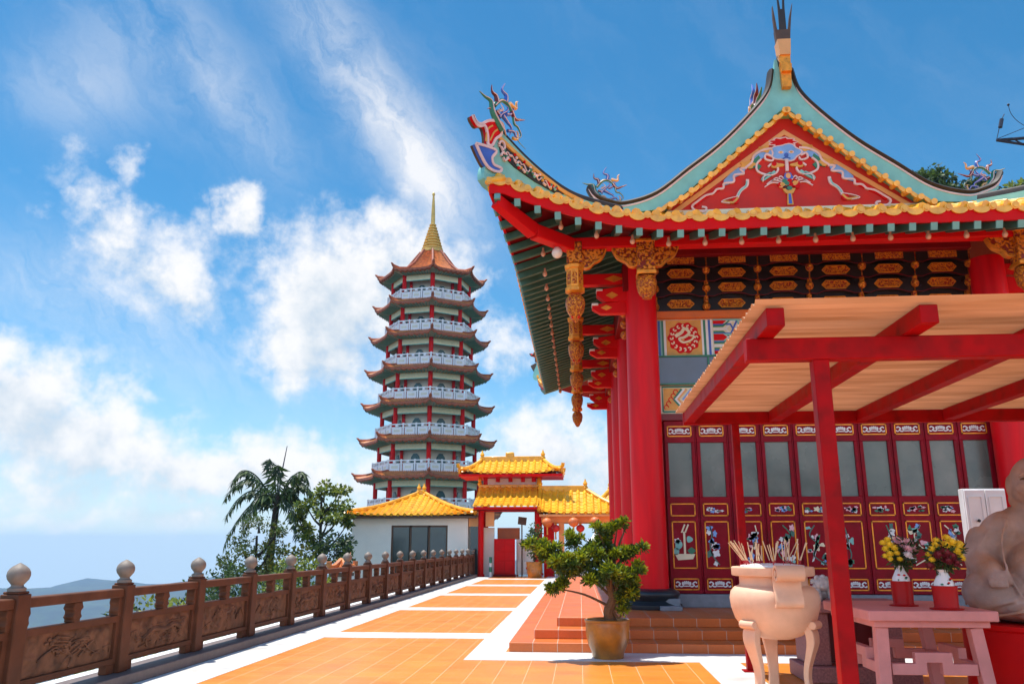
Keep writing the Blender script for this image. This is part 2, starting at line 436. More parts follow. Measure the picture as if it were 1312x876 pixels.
# ------------------------------------------------------------------ balustrade
bal = thing('stone_balustrade', 'long brown carved stone balustrade with grey ball finials along the terrace edge', 'balustrade', (-5.57, 20, 0))
XB = -5.57
k = MB(); k.box(-5.78, 4, 0, -5.32, 44.2, .13); k.build('kerb', M['kerb'], bal, bevel=.012)
k = MB(); k.box(-6.06, 4, -.35, -5.782, 44.2, .10); k.build('outer_ledge', M['ledge'], bal, bevel=.01)
PY = [8.05 + 1.985 * (i - 1) for i in range(20)]
fin_prof = [(.085, 0), (.085, .03), (.06, .045), (.055, .06), (.075, .085), (.098, .115), (.108, .15), (.104, .185), (.088, .215), (.06, .24), (.03, .258), (.006, .272)]
for i, y in enumerate(PY):
    m = MB(); m.box(XB - .1, y - .1, .131, XB + .1, y + .1, 1.13)
    m.box(XB - .085, y - .085, 1.13, XB + .085, y + .085, 1.155)
    po = m.build('post', M['balu'], bal, bevel=.012)
    f = MB(); f.lathe(fin_prof, (XB, y, 1.156), 18); f.build('finial', M['balutop'], po)
    if i == len(PY) - 1: break
    y0, y1 = y + .101, PY[i + 1] - .101
    m = MB(); m.box(XB - .075, y0, .99, XB + .075, y1, 1.09); m.build('handrail', M['balu'], bal, bevel=.015)
    m = MB()                                        # panel: frame with a real carved relief
    a, b, z0, z1 = y0, y1, .24, .78
    x = XB + .05
    m.box(XB - .05, a, z1 - .07, x, b, z1); m.box(XB - .05, a, z0, x, b, z0 + .06)
    m.box(XB - .05, a, z0 + .06, x, a + .07, z1 - .07); m.box(XB - .05, b - .07, z0 + .06, x, b, z1 - .07)
    seed = i * 7.3 + 1
    def hgt(p, q):
        w = Vector((p * 2.2 + seed, q * 2.4, seed * .7))
        d1 = mnoise.noise_vector(w * 1.1) * .55
        h = 1 - abs(mnoise.noise(Vector((w.x, w.y, 0)) * 1.9 + d1)) * 3.2
        h2 = 1 - abs(mnoise.noise(Vector((w.x, w.y, 5)) * 4.2 + d1 * 1.5)) * 3.
        body = smooth(-.15, .25, mnoise.noise(Vector((p * 1.5 + seed * 3, q * 1.8, 9))) + .22)
        ed = min(1, min(p + .001, (b - a - .14) - p) / .08, min(q + .001, (z1 - z0 - .13) - q) / .06)
        return (.020 * max(0, h) + .016 * max(0, h2)) * body * max(0, ed)
    NU, NV = (64, 22) if i < 7 else (40, 14)
    m.grid(lambda u, v: (XB + .012 + hgt(u * (b - a - .14), v * (z1 - z0 - .13)), a + .07 + u * (b - a - .14), z0 + .06 + v * (z1 - z0 - .13)), NU, NV, 1)
    rp = random.Random(500 + i); W_, H_ = b - a - .14, z1 - z0 - .13
    C_ = lambda p, q: (XB + .026, a + .07 + p * W_, z0 + .06 + q * H_)
    def carve(pts, r0, r1):                         # one raised half-round line of the relief
        c = [C_(min(.97, max(.03, p)), min(.95, max(.05, q))) for p, q in curve(pts, 5)]; k = len(c)
        m.tube(c, [lerp(r0, r1, j / (k - 1)) for j in range(k)], 6, 1, flat=1.)
    if i % 3 != 2:                                  # hills and a leaning tree
        for q in range(4):
            c0, w, h0, hh = rp.random(), rp.uniform(.12, .3), rp.uniform(.1, .45), rp.uniform(.15, .45)
            carve([(c0 - w, h0), (c0 - w * .4, h0 + hh * .7), (c0, h0 + hh), (c0 + w * .35, h0 + hh * .5), (c0 + w, h0 - .02)], .012, .008)
        tx = rp.uniform(.3, .7); carve([(tx, .05), (tx + .03, .3), (tx - .04, .55), (tx + .05, .85)], .018, .009)
        for q in range(9):
            s_ = rp.choice((-1, 1)); y_ = rp.uniform(.3, .85); e_ = (tx + s_ * rp.uniform(.08, .22), y_ + rp.uniform(.0, .12)); carve([(tx, y_ - .05), (tx + s_ * .05, y_), e_], .01, .006)
            for u in range(4):
                cc = C_(min(.95, max(.05, e_[0] + rp.gauss(0, .03))), min(.93, max(.07, e_[1] + rp.gauss(0, .05)))); m.ball(cc, (.012, rp.uniform(.02, .04), rp.uniform(.012, .022)), 1, 8, 6)
    else:                                           # a beast among clouds
        carve([(.2, .35), (.35, .6), (.55, .55), (.7, .65), (.82, .5)], .03, .035); carve([(.3, .5), (.27, .25), (.3, .1)], .018, .012); carve([(.42, .5), (.46, .28), (.42, .1)], .018, .012); carve([(.62, .55), (.6, .3), (.64, .1)], .018, .012); carve([(.72, .55), (.76, .3), (.73, .1)], .018, .012); carve([(.2, .4), (.1, .55), (.14, .75), (.08, .85)], .014, .006)
        m.ball(C_(.85, .6), (.03, .07, .055), 1, 10, 8)
        for q in range(8): carve([(rp.random(), rp.uniform(.1, .9)) for u in range(3)], .009, .006)
    pa = m.build('carved_panel', [M['balu'], M['panel']], bal, smooth=50)
    m = MB(); m.box(XB - .045, a + .07, z0 + .06, XB + .005, b - .07, z1 - .07); m.build('backing', M['balu'], pa)
    for fy in (a + .1, b - .1):
        m = MB(); m.box(XB - .05, fy - .08, .131, XB + .05, fy + .08, .239); m.build('foot', M['balu'], pa, bevel=.01)
    prof = [(-.055, 0), (-.055, .03), (-.085, .055), (-.06, .09), (-.06, .115), (-.10, .15), (-.075, .19), (-.075, .208)]
    for cy in (a + .03, (a + b) / 2, b - .03):
        m = MB()
        hw = 1.0 if abs(cy - (a + b) / 2) < .1 else .55
        sh = [(u * hw, z) for u, z in prof] + [(-u * hw, z) for u, z in prof[::-1]]
        m.plate(sh, lambda u, z, d, cy=cy: (XB + .06 - d, cy + u, .781 + z), .12)
        m.build('baluster', M['balu'], bal, bevel=.008)

# ------------------------------------------------------------------ tiled roofs
def tile_roof(mb, S, wid, length, pitch=.36, r=.09, step=.34, m=0, drop=.02):
    """S(u,v): u,v in 0..1 along the eave and up the slope -> Vector. Barrel tiles with overlapping courses."""
    n = max(2, round(wid / pitch)); cr = max(2, round(length / step))
    prof = [(0, 0), (.22, -.01), (.3, .35), (.38, .8), (.5, 1.), (.62, .8), (.7, .35), (.78, -.01)]
    us = [((i + p) / n, h) for i in range(n) for p, h in prof] + [(1., 0.)]
    vs = []
    for j in range(cr): vs += [(j / cr + 1e-4, 1.), ((j + 1) / cr - 1e-4, 0.)]
    e = 1e-3; V = []
    for v, lip in vs:
        for u, h in us:
            P = Vector(S(u, v))
            nu = Vector(S(min(1, u + e), v)) - Vector(S(max(0, u - e), v)); nv = Vector(S(u, min(1, v + e))) - Vector(S(u, max(0, v - e)))
            N = nu.cross(nv)
            N = N.normalized() if N.length > 1e-12 else Vector((0, 0, 1))
            if N.z < 0: N = -N
            V.append(P + N * (h * r + lip * drop))
    k = len(us); F = []
    for j in range(len(vs) - 1):
        for i in range(k - 1):
            F.append((j * k + i, j * k + i + 1, (j + 1) * k + i + 1, (j + 1) * k + i))
    mb.add(V, F, m)
    # rounded eave stops
    for i in range(n):
        P = Vector(S((i + .5) / n, 0.)); Q = Vector(S((i + .5) / n, .02)); d = (P - Q).normalized()
        mb.tube([P + Vector((0, 0, r * .55)) - d * .05, P + Vector((0, 0, r * .55)) + d * .03], r * .95, 8, m)
    return n

def hip_roof(parent, x0, x1, y0, y1, z0, za, ridge, mats, over=0., pitch=.36, r=.09, name='roof', uplift=.15, fascia=M['gateorange'], axis='x', ridge_h=.16, orn=True, gable=None):
    """hipped roof with four tiled slopes, ridge tubes and a fascia; ridge = half ridge length"""
    cx, cy = (x0 + x1) / 2, (y0 + y1) / 2
    A = [Vector((x0, y0, z0)), Vector((x1, y0, z0)), Vector((x1, y1, z0)), Vector((x0, y1, z0))]
    if axis == 'x': T0, T1 = Vector((cx - ridge, cy, za)), Vector((cx + ridge, cy, za))
    else: T0, T1 = Vector((cx, cy - ridge, za)), Vector((cx, cy + ridge, za))
    if gable: T0 = Vector((x0, cy, za)); T1 = Vector((gable, cy, za))
    def slope(a, b, ta, tb):
        e = (b - a); Wd = e.length; e = e / Wd
        dl = (ta - a).dot(e); dr = (b - tb).dot(e)
        pu = (ta - a) - e * dl
        def S(u, v):
            vm = 1.
            if dl > .05: vm = min(vm, u * Wd / dl)
            if dr > .05: vm = min(vm, (1 - u) * Wd / dr)
            t = v * max(vm, 1e-4)
            w = a + e * (u * Wd) + pu * t
            w.z -= .1 * sin(pi * t) * (za - z0)
            w.z += uplift * abs(2 * u - 1) ** 4 * (1 - v) ** 2
            return w
        def hip(v, end=0):
            w = (a.lerp(ta, v)) if end == 0 else b.lerp(tb, v)
            w.z += -.1 * sin(pi * v) * (za - z0) + uplift * (1 - v) ** 4
            return w
        return S, hip
    if axis == 'x': sl = [(A[0], A[1], T0, T1), (A[1], A[2], T1, T1), (A[2], A[3], T1, T0), (A[3], A[0], T0, T0)]
    else: sl = [(A[0], A[1], T0, T0), (A[1], A[2], T0, T1), (A[2], A[3], T1, T1), (A[3], A[0], T1, T0)]
    m = MB()
    for a, b, ta, tb in sl:
        S, hip = slope(a, b, ta, tb)
        if (b - a).length > .1 and (ta - a).length > .1: tile_roof(m, S, (b - a).length, ((ta - a) - (b - a).normalized() * (ta - a).dot((b - a).normalized())).length, pitch, r)
    rf = m.build(name, mats, parent)
    for a, b, ta, tb in sl:
        S, hip = slope(a, b, ta, tb)
        h = MB(); pts = [hip(v / 8) + Vector((0, 0, .08)) for v in range(9)]
        pts.insert(0, pts[0] + (pts[0] - pts[1]) * .15 + Vector((0, 0, .16)))
        h.tube(pts, .1, 8); h.build('ridge', mats, rf)
    if ridge > .05:
        h = MB(); h.bar(T0 + Vector((0, 0, .08)), T1 + Vector((0, 0, .08)), .2, ridge_h * 2); h.build('ridge', mats, rf, bevel=.03)
    if orn:
        for T in {(T0.x, T0.y, T0.z), (T1.x, T1.y, T1.z)}:
            h = MB(); h.lathe([(.12, 0), (.15, .1), (.09, .2), (.13, .3), (.06, .42), (.02, .55)], (T[0], T[1], T[2] + .05), 10); h.build('ridge_ornament', mats, rf)
    f = MB()
    o = .02
    f.box(x0 + o, y0 + o, z0 - .14, x1 - o, y1 - o, z0 - .03)
    f.build('fascia', fascia, rf)
    return rf

# white pavilion
pav = thing('white_pavilion', 'low white walled pavilion with yellow tiled hip roof and dark glass front', 'pavilion', (-9, 46, 0))
m = MB(); x0, x1, y0, y1 = -12.15, -5.9, 44.2, 50.5
m.box(x0, y0, -4, -10.02, y0 + .25, 3.02); m.box(-6.98, y0, -4, x1, y0 + .25, 3.02)
m.box(-10.02, y0, 2.62, -6.98, y0 + .25, 3.02); m.box(-10.02, y0, -4, -6.98, y0 + .25, .02)
m.box(x0, y0 + .25, -4, x0 + .25, y1, 3.02); m.box(x1 - .25, y0 + .25, -4, x1, y1, 3.02); m.box(x0 + .25, y1 - .25, -4, x1 - .25, y1, 3.02)
m.build('wall', M['wallw'], pav)
m = MB(); m.box(x0 + .3, y0 + 2.2, -.05, x1 - .3, y0 + 2.3, 3.); m.build('inner_wall', M['dark'], pav)
m = MB()
for xx in (-10.02, -9.03, -8.03, -7.08): m.box(xx, y0 + .08, .02, xx + .09, y0 + .16, 2.62)
m.box(-9.93, y0 + .08, 2.52, -7.08, y0 + .16, 2.619); m.box(-9.93, y0 + .08, .021, -7.08, y0 + .16, .12)
wf = m.build('window_frame', M['brown'], pav)
for xx in (-9.93, -8.94, -7.94):
    m = MB(); m.box(xx + .002, y0 + .11, .121, xx + .858, y0 + .13, 2.519); m.build('pane', M['glass'], wf)
hip_roof(pav, -12.62, -5.45, 43.7, 51, 3.12, 4.45, .15, M['yelgate'], fascia=M['brown'])
m = MB(); m.box(-5.78, 44.3, .01, -5.28, 44.42, 2.55); m.build('side_door', M['glass'], pav)
m = MB(); m.box(-5.88, 44.3, 2.56, -5.3, 44.5, 3.05); m.build('lintel', M['peach'], pav)
m = MB(); m.box(-5.2, 44.6, .01, -4.55, 44.85, 2.5); m.build('return_wall', M['wallw'], pav)

# gateway
gate = thing('gateway', 'red pillared gateway with two tiers of golden tiled roofs across the terrace', 'gateway', (-3.7, 44, 0))
for xx in (-5.18, -2.2):
    m = MB(); m.lathe([(.2, 0), (.2, .12), (.15, .14), (.15, 3.5)], (xx, 44., 0), 16); m.build('column', M['red'], gate)
    m = MB(); m.lathe([(.2, 0), (.2, .12), (.15, .14), (.15, 5.3)], (xx, 46.2, 0), 16); m.build('column', M['red'], gate)
m = MB(); m.box(-5.3, 43.9, 3.32, -2.1, 44.1, 3.52); m.build('beam', M['red'], gate, bevel=.02)
m = MB(); m.box(-4.95, 44.12, 2.55, -4.5, 44.3, 3.3); m.build('bracket_board', M['peach'], gate)
m = MB(); m.box(-5.3, 46.1, 4.55, -2.1, 46.3, 5.2)
m.build('frieze_wall', M['wallw'], gate)
for xx in (-4.6, -3.9, -3.2, -2.6):
    m = MB(); m.box(xx, 45.95, 5.0, xx + .22, 46.09, 5.3); m.build('bracket', M['red'], gate)
m = MB()
def S_low(u, v):
    x = -5.55 + 3.42 * u; y = lerp(43.2, 46.0, v); z = lerp(3.55, 4.72, v) - .1 * sin(pi * v)
    return Vector((x, y, z))
tile_roof(m, S_low, 3.42, 3.0, .34, .09)
lr = m.build('roof', M['yelgate'], gate)
m = MB(); m.box(-5.5, 43.28, 3.4, -2.18, 43.36, 3.53); m.build('fascia', M['red'], lr)
m = MB(); m.box(-5.55, 43.4, 3.36, -2.13, 46, 3.4); m.build('soffit', M['deepred'], lr)
m = MB(); m.box(-5.55, 45.9, 4.68, -2.13, 46.08, 4.86); m.build('ridge', M['yelgate'], lr, bevel=.03)
for xx in (-5.5, -2.2):
    m = MB(); m.lathe([(.1, 0), (.14, .1), (.08, .22), (.12, .32), (.03, .5)], (xx, 46, 4.8), 10); m.build('ridge_ornament', M['yelgate'], lr)
ur = hip_roof(gate, -6.55, -.85, 44.8, 48.0, 5.38, 6.22, 1.72, M['yelgate'], fascia=M['red'], uplift=.3)
m = MB(); m.box(-4.1, 46.3, 6.3, -3.6, 46.5, 6.7); m.build('ridge_ornament', M['yelgate'], ur, bevel=.08)

# right-hand gallery
gal = thing('covered_walkway', 'peach beamed covered walkway under golden tiles right of the gateway', 'walkway', (0, 45, 0))
hip_roof(gal, -2.1, 2.75, 43.4, 47.4, 3.18, 4.5, 2.3, M['yelgate'], fascia=M['peach'], gable=.35)
hip_roof(gal, .2, 7.5, 48.2, 51.5, 3.4, 4.75, 2., M['yelgate'], fascia=M['peach'])
m = MB(); m.box(-2., 44.0, 2.75, 6.4, 44.3, 3.1); m.build('beam', M['peach'], gal, bevel=.015)
m = MB(); m.box(-2., 46.6, 2.75, 6.4, 46.9, 3.1); m.build('beam', M['peach'], gal, bevel=.015)
for xx in (-.95, 1.6, 4.2):
    m = MB(); m.box(xx - .14, 44.02, 0, xx + .14, 44.28, 2.748); m.build('pillar', M['peach'], gal, bevel=.015)
    m = MB(); m.box(xx - .1, 46.62, 0, xx + .1, 46.88, 2.748); m.build('pillar', M['darkred'], gal)
m = MB(); m.box(-1.9, 44.5, 0, -1.35, 44.9, 2.74); m.build('pier', M['red'], gal)

def lantern(x, y, z, r, mt, label):
    o = thing('lantern', label, 'lantern', (x, y, z), 'lanterns strung under the walkway beam')
    m = MB(); pr = []
    for i in range(13):
        th = pi * i / 12; pr.append((max(.12, sin(th)) * r, -cos(th) * r * .88))
    m.lathe(pr, (x, y, z), 16); m.build('shade', mt, o)
    m = MB(); m.lathe([(.07, 0), (.07, .06)], (x, y, z + r * .86), 10); m.tube([(x, y, z + r * .9), (x, y, z + r + .14)], .012, 5); m.build('hanger', M['gilt'], o)
    m = MB(); m.tube([(x, y, z - r * .86), (x, y, z - r - .12), (x, y, z - r - .34)], [.05, .035, .05], 8); m.build('tassel', M['ochre'], o)
lantern(-1.66, 43.2, 2.72, .27, M['lantorange'], 'orange gold round lantern nearest the red gate pillar')
lantern(-1.24, 43.7, 2.44, .22, M['lantred'], 'small red round lantern left of the peach walkway pillar')
lantern(-.30, 43.2, 2.74, .27, M['lantorange'], 'orange gold round lantern right of the peach walkway pillar')
lantern(.04, 43.7, 2.44, .22, M['lantred'], 'small red round lantern in the wide walkway bay')
lantern(.80, 43.2, 2.77, .27, M['lantorange'], 'orange gold round lantern nearest the temple columns')

# things standing in the gateway
o = thing('red_door_screen', 'free standing red panelled door screen in the gateway', 'screen', (-3.95, 44.3, 0))
m = MB(); m.box(-4.5, 44.2, .12, -3.4, 44.28, 1.92); s = m.build('board', M['red'], o, bevel=.01)
for xx in (-4.43, -3.92):
    for z0, z1 in ((.2, .75), (.85, 1.2), (1.3, 1.84)):
        m = MB(); m.box(xx, 44.17, z0, xx + .44, 44.198, z1); m.build('panel', M['pedestal'], o, bevel=.01)
m = MB(); m.box(-4.55, 44.1, 0, -3.35, 44.4, .119); m.build('plinth', M['deepred'], o, bevel=.01)
m = MB(); m.box(-4.4, 45.2, .0, -4.3, 45.3, 1.9); m.box(-3.4, 45.2, 0, -3.3, 45.3, 1.9); m.box(-4.42, 45.15, 1.9, -3.22, 45.35, 2.5)
tag(m.build('orange_board', M['gateorange'], loc=(-3.8, 45.25, 0), bevel=.01), 'plain orange board raised on two posts behind the red screen', 'board')
o = thing('white_hoarding', 'white low hoarding with small red marks right of the red door screen', 'hoarding', (-2.8, 44.8, 0))
m = MB(); m.box(-3.35, 44.7, .1, -2.42, 44.85, 1.9); m.box(-3.3, 44.5, .1, -2.5, 44.69, .75); m.build('board', M['wallw'], o, bevel=.01)
for xx, zz in ((-2.86, 1.5), (-2.66, 1.5)):
    m = MB(); m.box(xx, 44.68, zz, xx + .1, 44.699, zz + .11); m.build('red_mark', M['red'], o)
m = MB(); m.ball((-2.75, 44.49, .42), (.1, .012, .08), 0); m.build('red_mark', M['red'], o)
o = thing('sign_pole', 'thin brown pole carrying a tilted dark square sign in the gateway', 'sign', (-3.05, 44.45, 0))
m = MB(); m.tube([(-3.05, 44.45, 0), (-3.05, 44.45, 2.7)], .035, 8); m.build('pole', M['brown'], o)
m = MB(); m.plate([(-.24, -.18), (.2, -.24), (.25, .16), (-.2, .22)], lambda a, b, d: (-3.03 + a, 44.4 + d, 2.85 + b), .05); m.build('board', M['brown'], o)
o = thing('marker_post', 'short green and white marker post beside the gateway', 'post', (-4.62, 43.6, 0))
for k_, (z0, z1, mm) in enumerate(((0, .25, 'white'), (.25, .5, 'green'), (.5, .7, 'white'), (.7, 1.0, 'green'))):
    m = MB(); m.lathe([(.075, z0 + .001), (.075, z1)], (-4.62, 43.6, 0), 10); m.build('band', M[mm], o)
o = thing('white_screen', 'white waist high screen with red dots in the walkway bay', 'screen', (-.9, 44.7, 0))
m = MB(); m.box(-1.28, 44.6, 0.02, .3, 44.7, 1.25); m.build('board', M['wallw'], o, bevel=.01)
for xx in (-1.1, -.85, -.6, -.3):
    m = MB(); m.ball((xx, 44.595, .32), (.07, .012, .06), 0); m.build('red_mark', M['red'], o)
o = thing('tent', 'white pyramid tent top beyond the walkway', 'tent', (1.3, 66, -.5))
m = MB(); m.lathe([(1.15, 1.9), (.5, 2.2), (.03, 2.75)], (1.28, 66, 0), 4, a0=pi / 4); m.build('canopy', M['white'], o)
for sx in (-.75, .75):
    for sy in (-.75, .75):
        m = MB(); m.tube([(1.28 + sx, 66 + sy, -4.), (1.28 + sx, 66 + sy, 1.92)], .04, 6); m.build('pole', M['white'], o)
# ------------------------------------------------------------------ pagoda
PC = (-18.5, 100.0)
pag = thing('pagoda', 'tall octagonal many storeyed pagoda with orange roofs, white balconies and gold spire', 'pagoda', (PC[0], PC[1], -8))
TA = [R(78 + 45 * i) for i in range(8)]
def oc(i, r, z):
    a = TA[i % 8]; return Vector((PC[0] + r * cos(a), PC[1] - r * sin(a), z))
def octo(mb, r0, z0, r1, z1, m=0, caps=True):
    v = [oc(i, r0, z0) for i in range(8)] + [oc(i, r1, z1) for i in range(8)]
    f = [((i + 1) % 8, i, 8 + i, 8 + (i + 1) % 8) for i in range(8)]
    if caps: f += [tuple(range(8)), tuple(range(15, 7, -1))]
    mb.add(v, f, m)
TIERS = [(6.92, 35.0), (7.11, 30.8), (7.46, 26.75), (7.79, 22.5), (8.05, 18.3), (8.33, 14.0), (8.78, 9.75), (9.1, 5.4), (9.5, .9)]
def pagoda_roof(Rr, zt, rin, zin, par, top=False):
    """octagonal skirt roof; corners reach Rr at height zt and sweep up"""
    ze = zt - .55
    NS = 22
    def P(i, f, v, off=0.):
        a = oc(i, 1, 0) - Vector((PC[0], PC[1], 0)); b = oc(i + 1, 1, 0) - Vector((PC[0], PC[1], 0))
        k = abs(2 * f - 1); up = .42 * k ** 7 * (1 - v) ** 1.5
        rad = lerp(Rr * (.965 + .035 * k ** 3), rin, v)
        d = a.lerp(b, f)
        z = lerp(ze, zin, v) - (.05 if not top else 1.25) * sin(pi * v)
        return Vector((PC[0] + d.x * rad, PC[1] + d.y * rad, z + up + off))
    m = MB()
    rows = [0, .25, .5, .75, 1.] if not top else [i / 8 for i in range(9)]
    for i in range(8):
        V = []; F = []
        for v in rows:
            for j in range(2 * NS + 1):
                V.append(P(i, j / (2 * NS), v, .15 if j % 2 else .0))
        k = 2 * NS + 1
        for r_ in range(len(rows) - 1):
            for j in range(k - 1): F.append((r_ * k + j, r_ * k + j + 1, (r_ + 1) * k + j + 1, (r_ + 1) * k + j))
        m.add(V, F, 0)
    rf = m.build('roof', M['ptile'], par, smooth=0)
    m = MB()
    for i in range(8):
        n = 16
        for j in range(n):
            f0, f1 = j / n, (j + 1) / n
            a0, a1 = P(i, f0, 0, .06), P(i, f1, 0, .06)
            h0, h1 = Vector((0, 0, .2 + .1 * (j % 2))), Vector((0, 0, .2 + .1 * (j % 2)))
            q0 = P(i, f0, .06, -.1); q1 = P(i, f1, .06, -.1)
            m.add([a0, a1, a1 - h1, a0 - h0, q0 - h0, q1 - h1], [(0, 1, 2, 3), (3, 2, 5, 4)], 0)
    m.build('eave_fascia', M['pfascia'], rf, smooth=0)
    m = MB()
    for i in range(8):
        n = 10; V = []; F = []
        for j in range(n + 1):
            f = j / n
            a = P(i, f, .05, -.22); b = oc(i, Rr * .74, ze - .25).lerp(oc(i + 1, Rr * .74, ze - .25), f)
            V += [a, b]
        for j in range(n): F.append((2 * j, 2 * j + 1, 2 * j + 3, 2 * j + 2))
        m.add(V, F, 0)
        for j in range(1, 12):                      # little rafters under the eave
            f = j / 12
            a = P(i, f, .06, -.28); b = oc(i, Rr * .74, ze - .33).lerp(oc(i + 1, Rr * .74, ze - .33), f)
            m.bar(a, b, .1, .1, 1)
    m.build('soffit', [M['psoffit'], M['rafterend']], rf, smooth=0)
    for i in range(8):
        h = MB(); pts = [P(i, 0, v) + Vector((0, 0, .12)) for v in (0, .2, .45, .7, 1.)]
        d = (pts[0] - pts[1]).normalized()
        pts = [pts[0] + d * .32 + Vector((0, 0, .26)), pts[0] + d * .12 + Vector((0, 0, .16))] + pts
        h.tube(pts, [.07, .15, .19, .17, .16, .16, .16], 6); h.build('hip_ridge', M['pfascia'], rf)
    return ze
NT = len(TIERS)
for k in range(NT):
    Rr, zt = TIERS[k]
    ze = zt - .55
    fl = (TIERS[k + 1][1] - .55 + .55) if k < NT - 1 else -8.0    # floor of the storey under this roof
    rc = Rr * .70
    w = MB(); octo(w, Rr * .5, fl, Rr * .5, ze + .5)
    st = w.build('storey_wall', M['pwall'], pag, smooth=0)
    for i in range(8):
        c = MB(); c.tube([oc(i, rc, fl), oc(i, rc, ze - .2)], .27, 10); c.build('column', M['red'], st)
    for i in range(8):
        c = MB(); c.tube([oc(i, Rr * .53, fl), oc(i, Rr * .53, ze - .3)], .2, 8); c.build('inner_column', M['red'], st)
    b = MB()
    for i in range(8):
        p, q = oc(i, rc, ze - .66), oc(i + 1, rc, ze - .66); d = (q - p).normalized() * .28
        b.bar(p + d, q - d, .2, .62, 0); b.bar(p + d + Vector((0, 0, .36)), q - d + Vector((0, 0, .36)), .26, .1, 1)
        b.bar(p + d - Vector((0, 0, .36)), q - d - Vector((0, 0, .36)), .24, .09, 2)
    b.build('eave_beam', [M['cream'], M['ochre'], M['teal']], st)
    d = MB(); octo(d, Rr * .80, fl - .25, Rr * .80, fl); d.build('balcony_floor', M['prail'], st, smooth=0)
    for i in range(8):
        p, q = oc(i, Rr * .502, 0), oc(i + 1, Rr * .502, 0); mid = (p + q) / 2; t_ = (q - p).normalized(); n_ = Vector((mid.x - PC[0], mid.y - PC[1], 0)).normalized()
        wv = MB(); hw, hh = .62, 2.35
        pts = [(-hw, .1), (hw, .1), (hw, 1.5), (hw * .8, 2.0), (hw * .35, hh), (-hw * .35, hh), (-hw * .8, 2.0), (-hw, 1.5)]
        wv.plate(pts, lambda a, z, dd, mid=mid, t_=t_, n_=n_: tuple(mid + t_ * a + n_ * (.09 - dd) + Vector((0, 0, fl + z))), .16)
        wv.build('arched_window', M['pteal'], st)
    if k < NT - 1:
        ra = MB(); rr = Rr * .79
        for i in range(8):
            p, q = oc(i, rr, fl), oc(i + 1, rr, fl); u = (q - p); 
            Z = lambda h: Vector((0, 0, h))
            ra.bar(p + Z(1.36), q + Z(1.36), .16, .13); ra.bar(p + Z(.07), q + Z(.07), .16, .14); ra.bar(p + Z(1.0), q + Z(1.0), .1, .08)
            for j in range(4):
                a = p + u * (j / 3); ra.bar(a, a + Z(1.5), .18, .18, 0, up=u.normalized())
                if j < 3:
                    a = p + u * ((j + .12) / 3); e = p + u * ((j + .88) / 3)
                    ra.bar(a + Z(.55), e + Z(.55), .07, .82)
                    mdl = (a + e) / 2; ra.bar(mdl + Z(1.04), mdl + Z(1.3), .3, .3, 0, up=u.normalized())
                    ra.bar(a.lerp(e, .18) + Z(.6) , e.lerp(a, .18) + Z(.6), .1, .3, 1)
        ra.build('balcony_railing', [M['prail'], M['pwall']], st, smooth=0)
    if k == 0: pagoda_roof(Rr, zt, 1.5, 38.5, pag, True)
    else: pagoda_roof(Rr, zt, TIERS[k - 1][0] * .78 if k else 1, ze + .68, pag)
s = MB()
pr = [(1.35, 38.35), (1.5, 38.5), (1.45, 38.9)]
for i in range(9):
    z = 38.95 + i * .42; r = 1.28 - i * .115
    pr += [(r - .08, z), (r + .1, z + .06), (r + .1, z + .2), (r - .1, z + .27)]
pr += [(.28, 42.8), (.26, 44.), (.2, 45.4), (.12, 46.6), (.2, 46.75), (.18, 46.95), (.03, 47.15)]
s.lathe(pr, (PC[0], PC[1], 0), 20); s.build('spire', M['pgold'], pag)

# ------------------------------------------------------------------ vegetation
def leaves(mb, c, rad, n, size, rng, m=(0, 1), shell=.45, el=2.0, droop=.0):
    for _ in range(n):
        while True:
            d = Vector((rng.gauss(0, 1), rng.gauss(0, 1), rng.gauss(0, 1)))
            if d.length > .05: break
        d.normalize(); r = shell + (1 - shell) * rng.random() ** .6
        p = Vector((c[0] + d.x * rad[0] * r, c[1] + d.y * rad[1] * r, c[2] + d.z * rad[2] * r))
        a = (d + Vector((rng.gauss(0, .6), rng.gauss(0, .6), rng.gauss(0, .6) - droop))).normalized()
        b = a.cross(Vector((rng.gauss(0, 1), rng.gauss(0, 1), rng.gauss(0, 1))))
        if b.length < .01: continue
        b.normalize(); s_ = size * rng.uniform(.6, 1.3); w = s_ / el
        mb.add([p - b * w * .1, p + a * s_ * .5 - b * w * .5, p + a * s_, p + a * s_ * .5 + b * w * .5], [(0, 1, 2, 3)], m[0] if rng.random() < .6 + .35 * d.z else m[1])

def clumpy(mb, c, rad, nc, per, size, rng, m=(0, 1), cr=.38, el=2.):
    for _ in range(nc):
        while True:
            d = Vector((rng.uniform(-1, 1), rng.uniform(-1, 1), rng.uniform(-1, 1)))
            if d.length < 1: break
        q = (c[0] + d.x * rad[0], c[1] + d.y * rad[1], c[2] + d.z * rad[2]); k = cr * rng.uniform(.6, 1.25)
        leaves(mb, q, (rad[0] * k, rad[1] * k, rad[2] * k * .8), per, size, rng, m, el=el)

def bush(name, label, cat, c, rad, nc, per, size, mats, seed, stem=True, group=None):
    rng = random.Random(seed)
    gz = terrain(c[0], c[1]) - .1
    o = thing(name, label, cat, (c[0], c[1], gz), group)
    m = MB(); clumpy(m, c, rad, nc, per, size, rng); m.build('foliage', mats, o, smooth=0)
    m = MB()
    for k in range(4):
        e = (c[0] + rng.uniform(-.5, .5) * rad[0], c[1] + rng.uniform(-.5, .5) * rad[1], c[2] + rng.uniform(-.3, .4) * rad[2])
        m.tube(curve([(c[0], c[1], gz), (lerp(c[0], e[0], .3) + rng.uniform(-.1, .1), lerp(c[1], e[1], .3), lerp(gz, e[2], .5)), e], 5), [.09 - .07 * i / 10 for i in range(11)], 6)
    m.build('stem', M['darkbark'], o)
    return o

